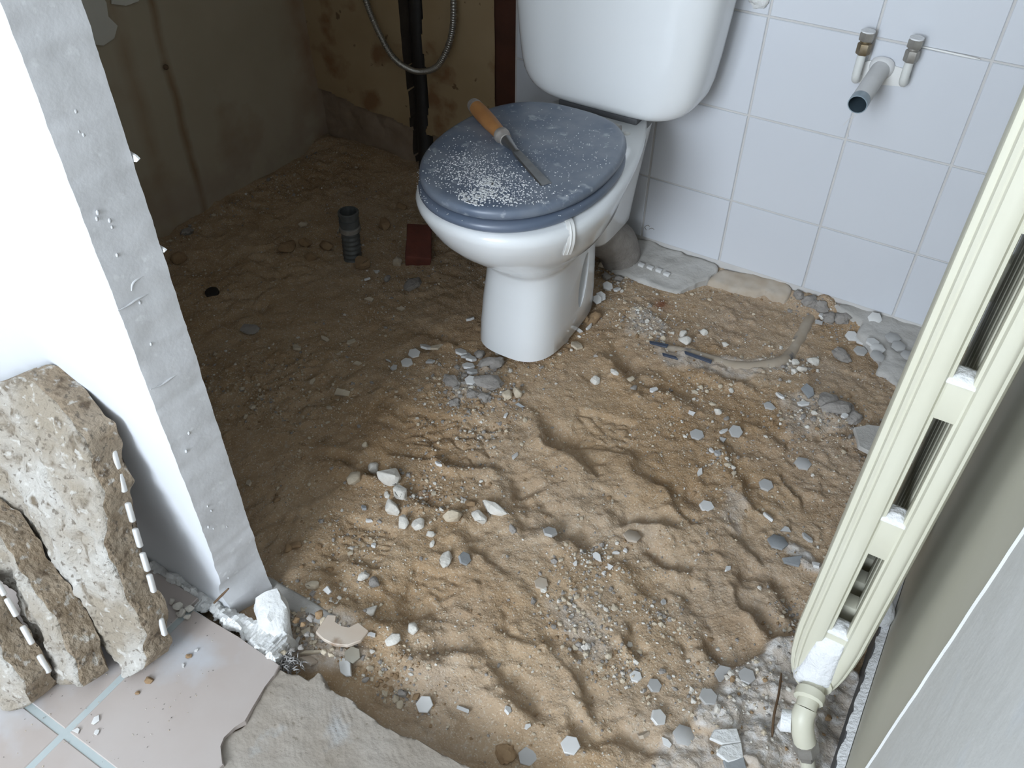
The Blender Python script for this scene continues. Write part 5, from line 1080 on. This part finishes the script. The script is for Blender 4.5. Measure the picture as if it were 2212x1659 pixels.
# big plaster chunk torn off at the corner of the partition
bm = bmesh.new()
for q in ((-.030, -.018, -.03), (.032, -.016, -.03), (.036, .014, -.028), (-.028, .022, -.03), (-.026, -.012, .022), (.020, -.016, .016), (.033, .006, .006), (.008, .022, .022), (-.022, .018, .026), (.0, -.024, .0), (.034, -.012, -.006)): bm.verts.new(q)
bmesh.ops.convex_hull(bm, input=bm.verts[:]); bmesh.ops.subdivide_edges(bm, edges=bm.edges[:], cuts=3, use_grid_fill=True, smooth=.2); rough(bm, .006, 38, 6)
o = bm_obj('plaster_chunk', bm, 'plaster', None, 40, label='big chunk of white plaster torn off at the foot of the partition', cat='plaster'); p = at_z(588, 1330, .012); o.location = p; o.rotation_euler = (0, .15, -.5)
# tuft of grey wool-like filler
p = at_z(621, 1428, -.004); bm = bmesh.new(); rg_ = random.Random(4)
for k in range(130):
    a = rg_.uniform(0, 6.28); b = rg_.uniform(-.2, 1); r0 = rg_.uniform(.004, .02); q = Vector((p[0] + rg_.gauss(0, .010), p[1] + rg_.gauss(0, .008), p[2] + rg_.uniform(-.008, .006)))
    tube(bm, [q, q + Vector((math.cos(a) * .006, math.sin(a) * .005, .003)), q + Vector((math.cos(a) * .010, math.sin(a) * .009, .001))], [.0011, .0009, .0004], 4)
bm_obj('insulation_tuft', bm, 'wool', None, 180, label='tuft of dirty grey fibre in the gap at the tip of the screed', cat='fibre')
# half-buried conduit with elbow
cpx = [(1756, 672), (1742, 702), (1725, 735), (1708, 764), (1688, 779), (1655, 786), (1600, 788), (1540, 774), (1470, 755), (1400, 738)]
cp = catmull([np.array(ground(u, v)) + np.array([0, 0, (-0.006 if i < 6 else -0.0095) if i not in (0, 9) else -0.018]) for i, (u, v) in enumerate(cpx)], 6)
bm = bmesh.new(); tube(bm, cp, 0.0135, 14); rough(bm, .0015, 40, 2)
bm_obj('conduit', bm, 'dusthaze', None, 80, label='dust-coated conduit with an elbow half buried in the sand', cat='pipe')
for pxs, lab in (([(1402, 738), (1444, 746), (1440, 753), (1404, 744)], 'short dark blue plastic strip at the end of the buried conduit'), ([(1430, 764), (1460, 772), (1465, 779), (1432, 770)], 'small dark strip below the blue plastic strip'), ([(1478, 760), (1538, 780), (1536, 787), (1480, 766)], 'long dark strip lying along the buried conduit')):
    shard_plate('plastic_strip', pxs, Z0 + .006, .004, 'bluedark', lab, 'plastic strip')
# cable end standing out of the mortar patch
bm = bmesh.new(); tube(bm, catmull([np.array(at_z(u, v, z)) for u, v, z in ((1688, 1455, .0), (1682, 1500, .004), (1672, 1545, .004), (1668, 1592, -.004))], 5), [.0012] + [.0018] * 14 + [.0008], 6)
bm_obj('wire', bm, 'twig', None, 80, label='thin dark wire lying in the mortar left of the radiator valve', cat='wire')

# rubble crumbs by the partition corner and along the screed: individual small stones
sm_st = [(655, 1350), (672, 1338), (690, 1330), (700, 1345), (640, 1342), (665, 1372), (632, 1405), (652, 1400), (612, 1412), (595, 1424), (700, 1410), (716, 1416), (800, 1445), (790, 1470), (822, 1455), (835, 1470), (855, 1462), (815, 1480), (845, 1490), (870, 1500), (830, 1500), (900, 1508), (865, 1525), (395, 1325), (410, 1318), (385, 1312), (372, 1300), (405, 1335)]
for i, (u, v) in enumerate(sm_st):
    z = 0.012 if i >= 23 else None
    mm_ = random.choice((SC, SG, SB)) if i < 23 else SW
    cn_ = {SC: 'cream', SG: 'grey', SB: 'brown', SW: 'white'}[mm_]
    lab = ('small %s rubble bit in the gap by the sawn partition foot' if i < 12 else ('small %s rubble bit in the trough along the screed' if i < 23 else 'small %s plaster bit on the floor behind the largest slab')) % cn_
    piece('S', u, v, random.uniform(13, 26), mm_, lab, asp=.75, hgt=.7, name='rubble_bit', group=('rubble bits by the partition foot', 'rubble bits along the screed', 'plaster bits behind the slab')[0 if i < 12 else (1 if i < 23 else 2)], base=z if z else (0.0 if i < 12 else None))
# white pebble in the middle slab
pebble_obj('pebble', at_y(98, 1338, -1.415), .016, SW, 'white pebble stuck in the middle leaning slab', 'stone', 3)
# specks on the front room floor
for (u, v, s, m, lab) in ((425, 1405, 9, W, 'tiny white speck on the floor tile right of the slabs'), (396, 1438, 10, W, 'thin white flake on the floor tile below the slab tip'), (408, 1418, 16, SB, 'brown crumb on the floor tile near the white speck'), (322, 1470, 24, SB, 'brown crumb on the floor tile below the largest slab'), (298, 1497, 12, SB, 'small dark crumb on the floor tile'), (208, 1555, 22, W, 'flat white plaster spot beside the grout crossing'), (165, 1580, 20, W, 'pale plaster spot left of the grout crossing'), (210, 1582, 14, W, 'crumbly white spot below the plaster spot'), (390, 1327, 26, SW, 'pale plaster chip on the floor behind the slab foot')):
    piece('F' if m == W else 'S', u, v, s, m, lab, asp=.7, hgt=.4, base=.0105, h=.0010, dz=.001)

# ------------------------------------------------------------------ gravel and crumbs: uncountable
def gravel(name, pts, mats_, **k):
    ico = bmesh.new(); bmesh.ops.create_icosphere(ico, subdivisions=1, radius=1.0); bv = np.array([v.co[:] for v in ico.verts]); bf = np.array([[v.index for v in f.verts] for f in ico.faces]); ico.free()
    bmesh0 = bv
    V = []; F = []; MI = []; base = 0; rg2 = np.random.default_rng(5)
    for (x, y, z, r, mi) in pts:
        if r < 0.0022:
            b_, f_ = OCT
        else: b_, f_ = bv, bf
        q = b_ * (r * rg2.uniform(.55, 1.15, (len(b_), 1))) * np.array([rg2.uniform(.7, 1.2), rg2.uniform(.7, 1.2), rg2.uniform(.5, .9)])
        V.append(q + np.array([x, y, z + r * .25])); F.append(f_ + base); base += len(b_); MI += [mi] * len(f_)
    V = np.concatenate(V)
    faces = np.concatenate(F)
    me = bpy.data.meshes.new(name); me.from_pydata(V.tolist(), [], faces.tolist())
    for mm in mats_: me.materials.append(MT[mm])
    me.polygons.foreach_set('material_index', MI); me.update()
    return finish(bpy.data.objects.new(name, me), None, kind='stuff', **k)
OCT = (np.array([[1, 0, 0], [-1, 0, 0], [0, 1, 0], [0, -1, 0], [0, 0, 1], [0, 0, -1]], float), np.array([[0, 2, 4], [2, 1, 4], [1, 3, 4], [3, 0, 4], [2, 0, 5], [1, 2, 5], [3, 1, 5], [0, 3, 5]]))
pts = []
def add_g(x, y, r, mi):
    if -1.0 < x < 0.755 and -1.26 < y < 0.0: pts.append((x, y, hz(x, y), r, mi))
rg3 = np.random.default_rng(21)
for _ in range(26000):
    x = rg3.uniform(-1.0, .76); y = rg3.uniform(-1.26, 0.0)
    dens = 0.30 + 1.1 * float(fbm(x, y, 7, 3, 10)) + (0.2 if x > -.1 else -.05)
    if rg3.random() < dens: add_g(x, y, float(np.clip(rg3.lognormal(-6.45, .45), .0008, .0055)), int(rg3.choice(4, p=[.42, .22, .16, .20])))
for _ in range(22000):
    x = rg3.uniform(-1.0, .76); y = rg3.uniform(-1.26, 0.0)
    if rg3.random() < 0.45 + 0.9 * float(fbm(x, y, 9, 3, 4)): add_g(x, y, float(rg3.uniform(.0007, .0017)), int(rg3.choice((0, 0, 3))))
for (u, v, n, s, p_) in ((1390, 680, 260, .035, [.2, .3, .1, .4]), (1420, 720, 120, .03, [.2, .3, .1, .4]), (1700, 790, 200, .03, [.3, .2, .1, .4]), (1040, 830, 420, .05, [.1, .7, .1, .1]), (1000, 860, 200, .04, [.2, .5, .2, .1]), (1790, 890, 300, .05, [.2, .6, .1, .1]), (1740, 900, 160, .04, [.3, .4, .2, .1]), (1280, 1210, 160, .03, [.3, .2, .1, .4]), (1240, 1310, 260, .045, [.3, .4, .1, .2]), (1300, 1390, 160, .04, [.3, .4, .1, .2]), (1430, 1330, 140, .03, [.3, .4, .1, .2]), (930, 1075, 240, .03, [.2, .3, .4, .1]), (760, 1180, 160, .04, [.4, .2, .3, .1]), (680, 1345, 300, .035, [.4, .3, .2, .1]), (640, 1400, 200, .03, [.4, .3, .2, .1]), (850, 1490, 260, .05, [.4, .2, .3, .1]), (1600, 1500, 260, .05, [.1, .4, .1, .4]), (1720, 1340, 160, .03, [.2, .5, .1, .2]), (1560, 990, 80, .02, [.4, .3, .1, .2]), (1780, 670, 200, .04, [.1, .7, .1, .1]), (1330, 600, 160, .025, [.2, .5, .1, .2]), (600, 830, 200, .07, [.5, .2, .3, .0]), (540, 860, 140, .05, [.5, .2, .3, 0]), (540, 390, 140, .06, [.3, .4, .3, 0]), (385, 500, 90, .03, [.2, .3, .5, 0]), (430, 465, 110, .03, [.2, .3, .5, 0]), (490, 435, 110, .03, [.2, .4, .4, 0]), (570, 385, 110, .03, [.2, .4, .4, 0]), (650, 330, 90, .03, [.2, .4, .4, 0]), (830, 300, 80, .03, [.2, .3, .5, 0]), (1350, 1450, 140, .03, [.3, .4, .1, .2]), (1050, 930, 120, .03, [.3, .3, .2, .2]), (1150, 780, 120, .04, [.4, .3, .2, .1]), (1500, 840, 120, .05, [.4, .2, .1, .3]), (1470, 620, 100, .04, [.3, .2, .1, .4])):
    c = ground(u, v)
    for _ in range(n): add_g(rg3.normal(c[0], s), rg3.normal(c[1], s * .8), float(np.clip(rg3.lognormal(-6.15, .5), .0008, .0075)), int(rg3.choice(4, p=np.array(p_) / sum(p_))))
gravel('gravel', pts, [SC, SG, SB, SW], label='fine gravel and crumbs scattered over the sand', cat='gravel')
pts = []
for _ in range(420):
    u = rg3.uniform(0, 640); v = rg3.uniform(1330, 1659); p = at_z(u, v, .0102)
    if p[0] < -.02 and p[1] < -1.33 and rg3.random() < 0.35 + .6 * math.exp(-((u - 260) ** 2 + (v - 1450) ** 2) / 130 ** 2): pts.append((p[0], p[1], .0102, float(np.clip(rg3.lognormal(-6.9, .4), .0005, .0028)), int(rg3.choice(3, p=[.3, .5, .2]))))
gravel('floor_grit', pts, [SC, SG, SW], label='grit scattered over the tiled floor below the slabs', cat='grit')
